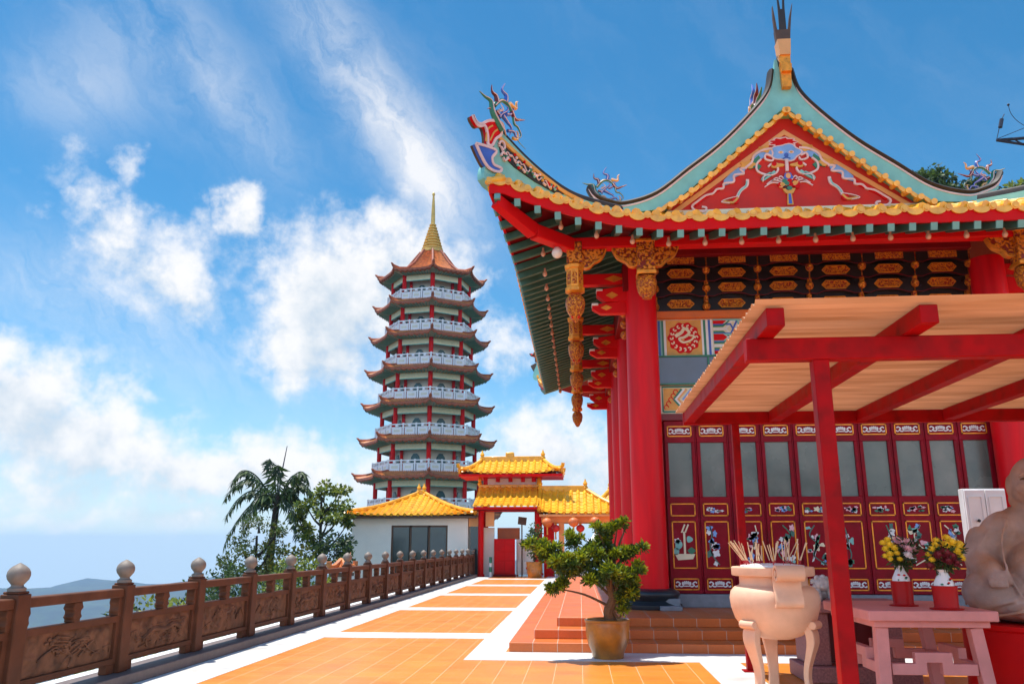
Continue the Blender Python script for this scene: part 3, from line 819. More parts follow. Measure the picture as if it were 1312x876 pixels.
# pinnate palm on the slope
def palm():
    rng = random.Random(5)
    bx, by, top = -15.0, 40., 3.55
    gz = terrain(bx, by) - .2
    o = thing('palm_tree', 'dark drooping frond palm rising behind the balustrade', 'palm tree', (bx, by, gz))
    m = MB(); m.tube(curve([(bx + .1, by, gz), (bx - .05, by, -2), (bx + .02, by, 1), (bx + .2, by, top + .5)], 8), [.26 - .12 * i / 24 for i in range(25)], 10); m.build('trunk', M['darkbark'], o)
    fr = [(-2.1, -.2, 3.35 - 3.9), (-2.5, .5, 4.3 - 3.9), (-1.75, -.7, 5.0 - 3.9), (-.6, .4, 5.75 - 3.9), (.3, -.6, 5.3 - 3.9), (1.0, .5, 4.75 - 3.9), (1.75, -.4, 4.9 - 3.9), (1.2, .8, 3.4 - 3.9), (-1.6, .6, 2.6 - 3.9), (2.0, .2, 3.9 - 3.9), (-.9, -1.2, 3. - 3.9), (.6, 1.3, 4.0 - 3.9), (-2.0, -.4, 2.0 - 3.9), (1.5, -.9, 2.4 - 3.9)]
    for k, (dx, dy, dz) in enumerate(fr):
        m = MB(); root = Vector((bx + .2, by, top + rng.uniform(-.2, .4)))
        tip = Vector((bx + dx, by + dy, top + .3 + dz))
        mid = root.lerp(tip, .5) + Vector((0, 0, .45 + .12 * abs(dx)))
        mid2 = root.lerp(tip, .85) + Vector((0, 0, .42))
        pts = curve([root, mid, mid2, tip + Vector((dx * .08, 0, -.35))], 9)
        m.tube(pts, [.05 - .04 * i / (len(pts) - 1) for i in range(len(pts))], 5, 2)
        for i in range(4, len(pts)):
            t = (pts[i] - pts[i - 1]).normalized(); sd = t.cross(Vector((0, 0, 1)))
            sd = sd.normalized() if sd.length > .01 else Vector((1, 0, 0))
            for s_ in (-1, 1):
                for q in range(2):
                    p = pts[i - 1].lerp(pts[i], (q + rng.random()) / 2)
                    L_ = rng.uniform(.4, .95) * (1.05 - .45 * i / len(pts))
                    d = (sd * s_ * .55 + t * .35 + Vector((rng.uniform(-.35, .35), rng.uniform(-.35, .35), -.7 + rng.uniform(-.4, .3)))).normalized()
                    w = t * .055
                    m.add([p, p + d * L_ * .5 - w, p + d * L_, p + d * L_ * .5 + w], [(0, 1, 2, 3)], 0 if rng.random() < .6 else 1)
        m.build('frond', [M['leafC'], M['leafA'], M['leafC']], o, smooth=0)
palm()

def broad_tree(name, label, bx, by, top, limbs, mats, seed, size=.26, per=55, tr=.2, dens=1.0, group=None, gz=None):
    rng = random.Random(seed); gz = terrain(bx, by) - .2 if gz is None else gz
    o = thing(name, label, 'tree', (bx, by, gz), group)
    m = MB(); fork = (bx + .05, by, lerp(gz, top, .62))
    m.tube(curve([(bx, by, gz), (bx + .12, by, lerp(gz, top, .3)), fork, (bx - .05, by, top - .4)], 6), [tr * (1 - .75 * i / 18) for i in range(19)], 8)
    lf = MB()
    for (dx, dy, z, r) in limbs:
        e = (bx + dx, by + dy, z)
        st = (bx + .04, by, max(lerp(gz, top, .4), z - abs(dx) * .75 - .5))
        m.tube(curve([st, (lerp(st[0], e[0], .5), lerp(by, e[1], .5), lerp(st[2], z, .35)), e], 5), [tr * .38 * (1 - .08 * i) for i in range(11)], 6)
        clumpy(lf, e, (r, r, r * .75), max(3, int(7 * dens)), per, size, rng, cr=.5)
    m.build('trunk', M['darkbark'], o); lf.build('crown', mats, o, smooth=0)
    return o
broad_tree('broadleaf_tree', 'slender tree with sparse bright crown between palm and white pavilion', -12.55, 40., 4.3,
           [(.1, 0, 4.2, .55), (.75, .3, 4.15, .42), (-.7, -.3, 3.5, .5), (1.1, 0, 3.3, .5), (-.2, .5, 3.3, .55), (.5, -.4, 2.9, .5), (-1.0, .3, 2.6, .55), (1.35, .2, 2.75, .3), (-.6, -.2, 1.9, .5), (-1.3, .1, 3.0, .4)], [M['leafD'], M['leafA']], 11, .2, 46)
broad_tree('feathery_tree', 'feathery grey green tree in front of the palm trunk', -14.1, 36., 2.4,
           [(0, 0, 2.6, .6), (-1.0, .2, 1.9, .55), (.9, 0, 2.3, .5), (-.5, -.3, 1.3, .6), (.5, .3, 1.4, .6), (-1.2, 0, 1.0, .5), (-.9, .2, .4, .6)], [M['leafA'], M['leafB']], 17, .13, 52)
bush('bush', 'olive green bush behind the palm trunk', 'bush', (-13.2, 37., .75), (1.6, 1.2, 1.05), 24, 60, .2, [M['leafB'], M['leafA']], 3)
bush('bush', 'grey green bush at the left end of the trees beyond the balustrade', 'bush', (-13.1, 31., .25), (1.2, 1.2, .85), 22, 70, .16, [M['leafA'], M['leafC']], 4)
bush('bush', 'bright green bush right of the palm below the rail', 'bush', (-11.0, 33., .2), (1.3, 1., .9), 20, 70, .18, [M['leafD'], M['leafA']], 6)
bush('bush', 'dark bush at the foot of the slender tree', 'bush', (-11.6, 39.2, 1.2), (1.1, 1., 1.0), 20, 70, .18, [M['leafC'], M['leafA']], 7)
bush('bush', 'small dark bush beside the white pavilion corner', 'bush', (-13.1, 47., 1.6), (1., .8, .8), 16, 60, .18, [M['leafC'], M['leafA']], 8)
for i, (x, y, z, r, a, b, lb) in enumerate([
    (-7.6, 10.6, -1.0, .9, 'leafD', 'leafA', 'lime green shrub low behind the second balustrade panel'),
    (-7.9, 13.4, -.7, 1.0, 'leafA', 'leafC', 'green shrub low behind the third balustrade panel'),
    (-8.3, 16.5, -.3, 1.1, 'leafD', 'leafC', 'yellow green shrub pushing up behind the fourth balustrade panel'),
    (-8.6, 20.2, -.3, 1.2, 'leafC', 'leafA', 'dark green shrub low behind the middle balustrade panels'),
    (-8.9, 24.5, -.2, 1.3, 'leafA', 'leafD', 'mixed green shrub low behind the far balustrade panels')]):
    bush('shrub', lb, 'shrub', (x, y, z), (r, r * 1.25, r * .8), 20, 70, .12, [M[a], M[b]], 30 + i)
# undergrowth on the slope: uncountable
rng = random.Random(77); m = MB()
for _ in range(420):
    x = -6.6 - 22 * rng.random() ** 1.5; y = rng.uniform(5, 44)
    z = terrain(x, y)
    leaves(m, (x, y, z + .25), (.7, .7, .5), 26, .22, rng)
m.build('undergrowth', [M['leafA'], M['leafC']], loc=(-12, 20, -6), smooth=0, kind='stuff')
o = thing('pole', 'thin slanting rod standing up behind the palm crown', 'pole', (-16.85, 45, -12))
m = MB(); m.tube([(-17.4, 45, -12), (-16.55, 45, 5.3), (-16.31, 45, 7.0)], [.07, .045, .02], 6); m.build('rod', M['metal'], o)
o = thing('tiled_hut', 'small hut below the terrace with orange tiled roof corner', 'hut', (-9.1, 31, -5))
m = MB(); m.box(-9.0, 30.5, -9, -8.6, 31.3, .6); m.build('wall', M['wallw'], o)
hip_roof(o, -9.12, -8.48, 30.3, 31.5, .62, .98, .05, M['ptile'], fascia=M['brown'], pitch=.22, r=.06, orn=False)

# trees on the rise behind the temple
for x, y, zt, sd, lb, mt in [(26.3, 60, 29.2, 41, 'leafy tree top showing above the temple roof beside the right dragon', ('leafA', 'leafC')),
                         (29.4, 60.5, 28.2, 42, 'darker tree top showing right of the right dragon', ('leafC', 'leafD')),
                         (33.6, 60, 28.3, 43, 'bright green tree top at the right picture edge above the roof', ('leafD', 'leafA'))]:
    rr = random.Random(sd)
    L_ = [(rr.uniform(-1.9, 1.9), rr.uniform(-1.5, 1.5), zt - .6 - abs(rr.gauss(0, 1.6)), rr.uniform(.8, 1.2)) for _ in range(13)] + [(0, 0, zt - .8, .9)]
    broad_tree('hill_tree', lb, x, y, zt, L_, [M[mt[0]], M[mt[1]]], sd, .34, 55, .3, 1.1)
# lattice boom
o = thing('lattice_boom', 'dark metal boom with hanging hook and cables at the upper right edge', 'boom', (22.6, 35, 5))
m = MB(); m.tube([(18.9, 35, 19.13), (24, 35, 19.35)], .07, 6); m.tube([(18.9, 35, 19.13), (24, 35, 18.0)], .06, 6)
for k in range(5):
    x = 19.6 + k; m.tube([(x, 35, 19.16), (x + .5, 35, 19.1 - .22 * (x + .5 - 18.9))], .03, 5)
m.tube([(23.5, 35, 5), (23.5, 35, 20.5)], .12, 8); m.build('arm', M['metal'], o)
m = MB(); m.tube([(18.9, 35, 19.13), (19.2, 35, 20.05)], .018, 5); m.tube([(19.14, 35, 19.75), (19.26, 35, 20.15)], .09, 8); m.build('insulator', M['metal'], o)
m = MB(); m.tube([(19.26, 35, 20.15), (19.4, 35, 20.4)], .02, 5); m.tube(curve([(19.64, 35, 20.85), (19.7, 35, 20.4), (20.0, 35, 19.95), (20.6, 35, 19.6), (22, 35, 19.4)], 6), .014, 5); m.tube([(18.95, 35, 19.2), (21.5, 35, 20.2)], .015, 5); m.ball((19.64, 35, 20.85), .06, 0, 8, 6); m.build('cable', M['metal'], o)
# ------------------------------------------------------------------ temple hall
tem = thing('temple_hall', 'large red temple hall with sweeping yellow tiled roof, painted gable and carved doors', 'temple', (4.9, 16, 0))
AX, AY = 4.86, 23.05
for k, (xx, yy) in enumerate(((-1.12, 13.36), (-.76, 13.92), (-.41, 14.5))):
    m = MB(); m.box(xx, yy, .14 * k + .001, 10.9 - .36 * k, 33.4 - .36 * k, .14 * (k + 1)); m.build('step', M['step'], tem, bevel=.008)
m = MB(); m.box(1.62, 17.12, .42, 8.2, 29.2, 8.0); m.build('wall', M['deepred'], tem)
m = MB(); m.box(1.66, 16.9, .421, 8.2, 17.119, .67); m.build('plinth', M['greystone'], tem, bevel=.01)
COLS = [(1.37, 16.7), (8.43, 16.7), (1.37, 20.85), (1.37, 25.0), (1.37, 29.15), (8.43, 29.15)]
for x, y in COLS:
    m = MB(); m.lathe([(.335, .78), (.33, 3), (.325, 7.3)], (x, y, 0), 40); c = m.build('column', M['redcol'], tem)
    m = MB(); m.lathe([(.56, .421), (.57, .45), (.57, .50), (.50, .54), (.47, .57), (.5, .62), (.53, .67), (.53, .72), (.47, .76), (.36, .79)], (x, y, 0), 48); m.build('column_base', M['blackstone'], c, smooth=60)
for xx in (1.52,):                                                   # side wall boards between the columns
    for y0, y1 in ((17.1, 20.5), (21.2, 24.65), (25.35, 28.8)):
        m = MB(); m.box(xx, y0, 4.25, 1.615, y1, 6.2, 0); m.box(xx - .02, y0, 4.2, xx - .001, y1, 4.3, 1); m.box(xx - .02, y0, 6.15, xx - .001, y1, 6.25, 1)
        for q in range(6): m.box(xx - .012, lerp(y0, y1, q / 6) + .05, 4.4, xx - .001, lerp(y0, y1, q / 6) + .25, 6.05, 1 + q % 3)
        m.build('side_frieze', [M['cream'], M['ochre'], M['red'], M['teal']], tem)

# --- eave geometry
def Sd(t): return max(0., (3.1 - t) / 3.53)
def Zs(x, y):
    ds = min(x + 1.2, 10.92 - x); df = min(y - 13.95, 32.15 - y)
    return 7.0 + .32 * min(min(ds, df), 3.2) + .97 * Sd(max(ds, df)) ** 1.8
def xe(y):
    return .43 * Sd(min(y - 13.95, 32.15 - y)) ** 2
def ye(x):
    return .2 * Sd(min(x + 1.2, 10.92 - x)) ** 2
def foot(u, v):
    y0 = lerp(13.95, 32.15, v); x0 = lerp(-1.2, 10.92, u)
    e = xe(y0); g_ = ye(x0)
    return lerp(-1.2 - e, 10.92 + e, u), lerp(13.95 - g_, 32.15 + g_, v)
m = MB()
def sof(u, v):
    x, y = foot(u, v); return (x, y, Zs(x, y) + .085)
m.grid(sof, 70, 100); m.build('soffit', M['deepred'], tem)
# rafters, each its own piece
def hipx(d): return d
def rafter(p, q):
    m = MB(); p = Vector(p); q = Vector(q); mid = p.lerp(q, .5); mid.z = (Zs(mid.x, mid.y))
    m.bar(p, mid, .105, .13, 0); m.bar(mid, q, .105, .13, 0)
    d = (p - mid).normalized(); m.bar(p - d * .002, p + d * .03, .112, .137, 1)
    return m.build('rafter', [M['rafter'], M['rafterend']], tem)
nf = 0
for i in range(35):
    x = -1.38 + i * .365
    if x > 10.9: break
    df = min(x + 1.2, 10.92 - x); y0 = 14.0 - ye(x); y1 = 13.95 + max(.15, min(df, 3.1))
    if y1 - y0 > .12: rafter((x, y0, Zs(x, y0)), (x, y1, Zs(x, y1))); nf += 1
for i in range(50):
    y = 13.95 + .2 + i * .365
    if y > 32.0: break
    df = min(y - 13.95, 32.15 - y); x0 = -1.15 - xe(y); x1 = -1.2 + max(.15, min(df, 2.9))
    rafter((x0, y, Zs(x0, y)), (x1, y, Zs(x1, y)))
# boards: fascia following the eave, then tiles
def eave_pts(side, n=90):
    out = []
    for i in range(n + 1):
        t_ = i / n
        if side == 'front': x, y = foot(t_, 0)
        elif side == 'left': x, y = foot(0, t_)
        elif side == 'right': x, y = foot(1, t_)
        else: x, y = foot(t_, 1)
        out.append(Vector((x, y, Zs(x, y) + .29)))
    return out
OUT = {'front': Vector((0, -1, 0)), 'left': Vector((-1, 0, 0)), 'right': Vector((1, 0, 0)), 'rear': Vector((0, 1, 0))}
for side in ('front', 'left', 'right', 'rear'):
    P = eave_pts(side); o_ = OUT[side]; m = MB(); V = []; F = []
    for p in P: V += [p + Vector((0, 0, 0)) , p + Vector((0, 0, -.215)), p - o_ * .05 + Vector((0, 0, -.215)), p - o_ * .05]
    for i in range(len(P) - 1):
        a = 4 * i
        for q in range(4): F.append((a + q, a + (q + 1) % 4, a + 4 + (q + 1) % 4, a + 4 + q))
    m.add(V, F); fb = m.build('fascia', M['red'], tem)
    # eave tiles: round stops and drip tiles
    L_ = sum((P[i + 1] - P[i]).length for i in range(len(P) - 1)); n = int(L_ / .365)
    m = MB(); acc = [0]
    for i in range(len(P) - 1): acc.append(acc[-1] + (P[i + 1] - P[i]).length)
    def at(s_):
        s_ = min(max(s_, 0), L_ - 1e-6)
        for i in range(len(P) - 1):
            if acc[i + 1] >= s_: return P[i].lerp(P[i + 1], (s_ - acc[i]) / (acc[i + 1] - acc[i]))
    for k in range(n + 1):
        c = at(k * L_ / n) + Vector((0, 0, .035)); 
        m.tube([c - o_ * .3 + Vector((0, 0, .06)), c + o_ * .06], .068, 12); m.tube([c + o_ * .0605, c + o_ * .072], .046, 12)
        if k < n:
            c = at((k + .5) * L_ / n); t_ = (at((k + .62) * L_ / n) - at((k + .38) * L_ / n)).normalized()
            dr = [(-.15, .05), (-.15, .0), (-.12, -.045), (-.065, -.075), (0, -.086), (.065, -.075), (.12, -.045), (.15, .0), (.15, .05), (.08, .02), (0, .01), (-.08, .02)]
            m.plate(dr, lambda a, b, d, c=c, t_=t_: tuple(c + t_ * a + Vector((0, 0, b)) + o_ * (.045 - d)), .03)
            m.tube([c - o_ * .28 + Vector((0, 0, .07)), c + o_ * .03 + Vector((0, 0, .01))], .12, 8, flat=.35, up=(0, 0, 1))
    m.build('eave_tile_row', M['yellow'], fb)
def S_front(u, v):
    x, y = foot(u, 0); z = Zs(x, y) + .31
    return Vector((lerp(x, lerp(1.2, 8.52, u), v), lerp(y, 17.75, v), lerp(z, 8.92, v) - .22 * sin(pi * v)))
def S_rear(u, v):
    p = S_front(u, v); return Vector((p.x, 2 * AY - p.y, p.z))
def S_left(u, v):
    x, y = foot(0, u); z = Zs(x, y) + .31
    return Vector((lerp(x, 1.6, v), lerp(y, lerp(17.75, 28.35, u), v), lerp(z, 8.92, v) - .2 * sin(pi * v)))
def S_right(u, v):
    p = S_left(u, v); return Vector((2 * AX - p.x, p.y, p.z))
m = MB()
for S, w, l in ((S_front, 13., 4.1), (S_rear, 13., 4.1), (S_left, 18.4, 3.3), (S_right, 18.4, 3.3)): tile_roof(m, S, w, l, .365, .09, .4)
lowroof = m.build('skirt_roof', M['yellow'], tem)
def S_ul(u, v):
    return Vector((lerp(1.5, AX - .15, v), lerp(17.6, 28.5, u), lerp(8.95, 11.3, v) - .32 * sin(pi * v)))
def S_ur(u, v):
    p = S_ul(u, v); return Vector((2 * AX - p.x, p.y, p.z))
m = MB(); tile_roof(m, S_ul, 10.9, 4.1, .365, .09, .4); tile_roof(m, S_ur, 10.9, 4.1, .365, .09, .4)
m.build('main_roof', M['yellow'], tem)

# --- gable wall and its painted relief
GY = 17.6
def gf(pro):
    return lambda a, b, d: (AX + a, GY - pro + d, 8.94 + b)
for sgn in (1, -1):
    Yf = (lambda q: q) if sgn == 1 else (lambda q: 2 * AY - q)
    m = MB(); m.plate([(-3.1, -.3), (3.1, -.3), (0, 2.32)], lambda a, b, d: (AX + a, Yf(GY + d), 8.94 + b), .2)
    gw = m.build('gable_wall', M['rubyfield'], tem)
    if sgn == 1: GW = gw
m = MB()
m.plate([(-2.72, -.06), (0, 1.93), (2.72, -.06), (2.55, -.06), (0, 1.80), (-2.55, -.06)], gf(.02), .019); m.build('gable_border', M['peach'], GW)
m = MB(); m.plate([(-2.75, -.1), (2.75, -.1), (2.75, .02), (-2.75, .02)], gf(.024), .022); m.build('gable_sill', M['cream'], GW)
def zc(x, y): return ((x - 588) / 208., (482 - y) / 205. - .0)
REL = MB()   # mats: 0 white,1 blue,2 green,3 ochre,4 red,5 ltblue,6 pink,7 teal,8 black
RM = [M['pinkw'], M['ltblue'], M['green'], M['ochre'], M['red'], M['blue'], M['peach'], M['teal'], M['black'], M['brown']]
def blobp(cx, cy, rx, ry, lob=0, amp=.15, n=28, ph=0):
    return [(cx + rx * cos(2 * pi * i / n) * (1 + amp * cos(lob * 2 * pi * i / n + ph)), cy + ry * sin(2 * pi * i / n) * (1 + amp * cos(lob * 2 * pi * i / n + ph))) for i in range(n)]
def rel(pts, mi, pro=.03, mirror=True, conv=True):
    Q = [zc(*p) for p in pts] if conv else pts
    REL.plate(Q, gf(pro), pro - .002, mi)
    if mirror: REL.plate([(-a, b) for a, b in Q], gf(pro), pro - .002, mi)
def strk(pts, w, mi, pro=.04, mirror=True):
    Q = curve([zc(*p) for p in pts], 6)
    w = w * 1.35; REL.ribbon(Q, w, gf(pro), pro - .002, mi)
    if mirror: REL.ribbon([(-a, b) for a, b in Q], w, gf(pro), pro - .002, mi)
# crest flower
rel(blobp(578, 152, 66, 26, 9, .12), 0, .028, False); rel(blobp(578, 152, 56, 19, 9, .2), 4, .034, False)
# mask of blue cloud
rel(blobp(588, 205, 72, 44, 5, .1), 0, .036, False); rel(blobp(588, 205, 64, 38, 5, .12), 1, .042, False)
for sx in (-24, 24):
    rel(blobp(588 + sx, 205, 11, 6), 0, .048, False); rel(blobp(588 + sx, 205, 6, 4), 3, .052, False)
rel(blobp(588, 220, 9, 10), 5, .05, False); strk([(570, 238), (588, 232), (606, 238)], .02, 5, .05, False)
rel([(520, 190), (455, 205), (430, 240), (470, 235), (500, 215), (530, 215)], 1, .032)
strk([(525, 182), (480, 190), (440, 215), (425, 250), (395, 275)], .035, 0, .044)
strk([(520, 222), (495, 212), (490, 235), (520, 245), (530, 230)], .03, 0, .046)
# ochre clouds
rel(blobp(492, 185, 30, 17, 5, .2), 3, .038); rel(blobp(408, 260, 36, 19, 5, .2), 3, .038)
# green wings and white curls
rel([(460, 215), (425, 245), (412, 285), (440, 275), (455, 290), (470, 270), (450, 255), (470, 235)], 2, .034)
strk([(470, 235), (448, 260), (450, 295), (490, 315), (530, 310), (545, 285), (520, 262), (500, 275)], .032, 0, .046)
strk([(530, 300), (500, 322), (470, 340), (480, 325), (510, 308)], .045, 7, .05)
strk([(470, 350), (480, 322), (520, 318)], .02, 0, .054)
rel(blobp(540, 270, 30, 12, 3, .2), 3, .052); rel(blobp(528, 264, 10, 9), 4, .058)
# outer blue scroll, white edging and red trail
rel([(360, 275), (320, 305), (290, 335), (290, 362), (330, 350), (345, 320), (385, 305), (395, 280)], 5 if False else 1, .034)
strk([(400, 278), (370, 282), (385, 305), (340, 312), (335, 345), (290, 352), (285, 375), (255, 380), (235, 400), (200, 410), (165, 435), (135, 460), (150, 482), (190, 488), (200, 470), (180, 465)], .034, 0, .046)
strk([(285, 365), (240, 392), (190, 420), (150, 455)], .055, 4, .04)
strk([(400, 335), (395, 365), (370, 385), (355, 405), (345, 430)], .05, 0, .044); strk([(396, 345), (388, 370), (365, 390), (350, 415)], .022, 7, .05)
rel(blobp(338, 436, 14, 16), 4, .05); strk([(350, 425), (325, 448), (280, 442)], .034, 3, .054); strk([(345, 420), (300, 430), (272, 444), (310, 452)], .014, 0, .056)
# basket of fruit
strk([(588, 240), (586, 300)], .05, 0, .05, False); rel([(575, 310), (600, 310), (612, 335), (588, 350), (566, 335)], 5, .052, False); rel(blobp(588, 325, 10, 12), 6, .058, False)
for k in range(5):
    a = .15 + k * .32
    strk([(588 + 30 * cos(a), 365 - 20 * sin(a)), (588 + 75 * cos(a), 362 - 42 * sin(a)), (588 + 112 * cos(a), 372 - 44 * sin(a) + 10)], .018, 0, .04)
rng = random.Random(3)
for k in range(22):
    a, r_ = rng.uniform(0, 2 * pi), rng.random() ** .5
    rel(blobp(588 + 46 * r_ * cos(a), 370 + 22 * r_ * sin(a), 10, 9), rng.choice([4, 3, 2, 8, 6]), .05 + .004 * rng.random(), False)
rel([(558, 388), (618, 388), (605, 412), (571, 412)], 3, .05, False); rel([(578, 412), (598, 412), (602, 468), (574, 468)], 3, .046, False); rel([(583, 414), (593, 414), (596, 464), (580, 464)], 5, .05, False)
REL.build('gable_relief', RM, GW, smooth=0)

# --- verge: teal board, dark cap, tile edging
oL = [(.36, 9.5), (.5, 9.27), (.78, 9.13), (1.16, 9.06), (1.87, 9.28), (2.61, 9.84), (3.35, 10.42), (4.05, 11.12), (4.5, 11.7), (4.64, 12.25)]
iL = [(4.74, 12.2), (4.8, 11.27), (4.43, 10.92), (3.69, 10.27), (2.94, 9.62), (2.36, 9.16), (1.95, 8.92), (1.2, 8.86), (.75, 8.93), (.48, 9.13)]
oC = curve(oL, 6)
for sgn in (1, -1):
    Yf = (lambda q: q) if sgn == 1 else (lambda q: 2 * AY - q)
    for fx in (1, -1):
        X_ = (lambda q: q) if fx == 1 else (lambda q: 2 * AX - q)
        m = MB()
        IC = curve(iL[1:], 6)
        n = len(oC); k_ = 30
        V = []
        for i in range(k_ + 1):
            t_ = i / k_
            def smp(C, t_):
                q = t_ * (len(C) - 1); j = min(int(q), len(C) - 2); return Vector((lerp(C[j][0], C[j + 1][0], q - j), lerp(C[j][1], C[j + 1][1], q - j)))
            a, b = smp(oC[:-6], t_), smp(IC[::-1], t_)
            for yy in (17.34, 17.72): V += [(X_(a.x), Yf(yy), a.y), (X_(b.x), Yf(yy), b.y)]
        F = []
        for i in range(k_):
            q = 4 * i
            F += [(q, q + 1, q + 5, q + 4), (q + 2, q + 6, q + 7, q + 3), (q, q + 4, q + 6, q + 2), (q + 1, q + 3, q + 7, q + 5)]
        m.add(V, F, 0)
        m.plate([(4.5, 11.1), (4.86, 11.25), (4.86, 12.3), (4.62, 12.3), (4.5, 11.7)], lambda a, b, d: (X_(a), Yf(17.345 + d), b), .37, 0)
        vb = m.build('verge_board', M['teal'], tem)
        m = MB(); m.tube([(X_(a), Yf(17.5), b + .03) for a, b in oC], .075, 8, flat=3.0, up=(0, 1, 0)); m.build('verge_cap', M['darktrim'], vb)
        m = MB(); m.ribbon([(X_(a), b - .055) for a, b in oC], .035, lambda a, b, d: (a, Yf(17.325 + d), b), .016, 0); m.build('verge_line', M['pinkw'], vb)
        ed = curve([(1.9, 8.86), (2.36, 9.1), (2.94, 9.55), (3.69, 10.2), (4.43, 10.85), (4.83, 11.2)], 10)
        m = MB(); L2 = [0]
        for i in range(len(ed) - 1): L2.append(L2[-1] + math.dist(ed[i], ed[i + 1]))
        n = 13
        for k in range(n + 1):
            s_ = L2[-1] * k / n; j = max(i for i in range(len(ed)) if L2[i] <= s_ + 1e-9); j = min(j, len(ed) - 2)
            t_ = (s_ - L2[j]) / (L2[j + 1] - L2[j]); a, b = lerp(ed[j][0], ed[j + 1][0], t_), lerp(ed[j][1], ed[j + 1][1], t_)
            m.tube([(X_(a), Yf(17.5), b + .02), (X_(a), Yf(17.22), b - .02)], .068, 10)
            if k < n:
                a2, b2 = a + .12, b + .075
                c = Vector((X_(a2), Yf(17.27), b2)); t2 = Vector(((1 if fx == 1 else -1) * .79, 0, .62)); w2 = Vector((-t2.z, 0, t2.x)) if fx == 1 else Vector((t2.z, 0, -t2.x))
                m.plate([(-.12, .03), (-.11, -.04), (-.06, -.075), (0, -.085), (.06, -.075), (.11, -.04), (.12, .03)], lambda a, b, d: tuple(c + t2 * a + Vector((0, 0, 1)) * b + Vector((0, d if sgn == 1 else -d, 0))), .04)
        m.build('verge_tile_row', M['yellow'], vb)
# --- main ridge with forked swallowtail ends
m = MB()
pr = [(17.3, 12.5), (18.0, 12.15), (19.5, 11.95), (23.05, 11.9), (26.6, 11.95), (28.1, 12.15), (28.8, 12.5)]
m.plate([(17.4, 11.15)] + curve(pr, 6) + [(28.7, 11.15)], lambda a, b, d: (AX - .16 + d, a, b), .32)
rg = m.build('main_ridge', M['teal'], tem)
m = MB(); m.tube([(AX, a, b + .02) for a, b in curve(pr, 6)], .1, 8, flat=2.2, up=(0, 0, 1)); m.build('ridge_cap', M['darktrim'], rg)
m = MB()
for sx in (-.172, .162): m.plate([(18.6, 11.45), (27.5, 11.45), (27.5, 11.8), (18.6, 11.8)], lambda a, b, d: (AX + sx + d * 1, a, b), .01)
m.build('ridge_band', M['peach'], rg)
for Yf in (lambda q: q, lambda q: 2 * AY - q):
    m = MB(); cx = AX + .06
    m.plate([(-.1, 11.75), (.1, 11.75), (.13, 12.55), (-.13, 12.55)], lambda a, b, d: (cx + a, Yf(17.2 + d), b), .3, 0)
    m.plate([(-.11, 12.1), (.11, 12.1), (.12, 12.28), (-.1, 12.34)], lambda a, b, d: (cx + a, Yf(17.12 + d), b), .1, 0)
    m.plate([(-.12, 12.55), (.12, 12.55), (.15, 12.95), (-.15, 12.95)], lambda a, b, d: (cx + .01 + a, Yf(17.16 + d), b), .3, 1)
    m.plate([(-.16, 12.95), (.15, 12.95), (.18, 13.25), (-.18, 13.25)], lambda a, b, d: (cx + .02 + a, Yf(17.24 + d), b), .14, 2)
    m.plate([(-.18, 13.251), (-.125, 13.251), (-.155, 13.6), (-.185, 13.9), (-.195, 13.6)], lambda a, b, d: (cx + .02 + a, Yf(17.24 + d), b), .1, 2)
    m.plate([(.125, 13.251), (.18, 13.251), (.215, 13.55), (.275, 13.95), (.185, 13.6)], lambda a, b, d: (cx + .02 + a, Yf(17.24 + d), b), .1, 2)
    m.plate([(-.075, 13.251), (.08, 13.251), (.08, 13.8), (-.07, 13.8)], lambda a, b, d: (cx + .03 + a, Yf(17.25 + d), b), .05, 3)
    for t0, t1, tp in ((-.07, -.02, -.10), (.03, .08, .115)): m.plate([(t0, 13.801), (t1, 13.801), ((t1 + tp) / 2, 14.3), (tp, 15.1), (t0 - .005 if t0 < 0 else t0 + .035, 14.3)], lambda a, b, d: (cx + .03 + a, Yf(17.25 + d), b), .05, 3)
    m.build('swallowtail', [M['gilt'], M['peach'], M['brown'], M['darktrim']], rg, smooth=0)

# --- dragons and flames on the ridges
FL = [([(3.81, 9.16), (4.05, 9.44), (4.11, 9.66), (4.27, 9.69), (4.41, 9.74)], .09, 2), ([(3.94, 9.69), (3.98, 9.82), (4.08, 9.87), (4.09, 10.01)], .07, 4),
      ([(3.72, 9.79), (3.7, 9.94), (3.82, 10.02), (3.73, 10.2)], .07, 5), ([(3.61, 9.81), (3.44, 9.78), (3.42, 9.91), (3.37, 9.96)], .06, 3), ([(3.56, 9.67), (3.46, 9.55), (3.31, 9.59), (3.18, 9.64)], .06, 4),
      ([(4.02, 9.6), (3.85, 9.78), (3.66, 9.78), (3.52, 9.62), (3.48, 9.44), (3.38, 9.4), (3.29, 9.26), (3.38, 9.13), (3.16, 9.02)], .055, 2), ([(3.89, 9.41), (3.83, 9.5), (3.69, 9.62), (3.65, 9.71), (3.74, 9.74)], .05, 1),
      ([(3.8, 9.48), (3.68, 9.4), (3.56, 9.31), (3.61, 9.13)], .06, 5), ([(3.52, 9.12), (3.4, 9.15), (3.38, 9.29), (3.44, 9.3)], .045, 3), ([(3.95, 9.3), (3.8, 9.3), (3.7, 9.1)], .06, 3), ([(3.98, 9.5), (3.86, 9.46), (3.8, 9.56), (3.88, 9.62)], .05, 4), ([(3.7, 9.55), (3.58, 9.6), (3.5, 9.74), (3.56, 9.86)], .05, 5), ([(3.66, 9.22), (3.5, 9.26), (3.42, 9.18), (3.3, 9.3)], .045, 1), ([(4.0, 9.42), (4.12, 9.5), (4.2, 9.46)], .04, 4), ([(3.9, 9.55), (3.78, 9.62), (3.86, 9.72)], .035, 0)]
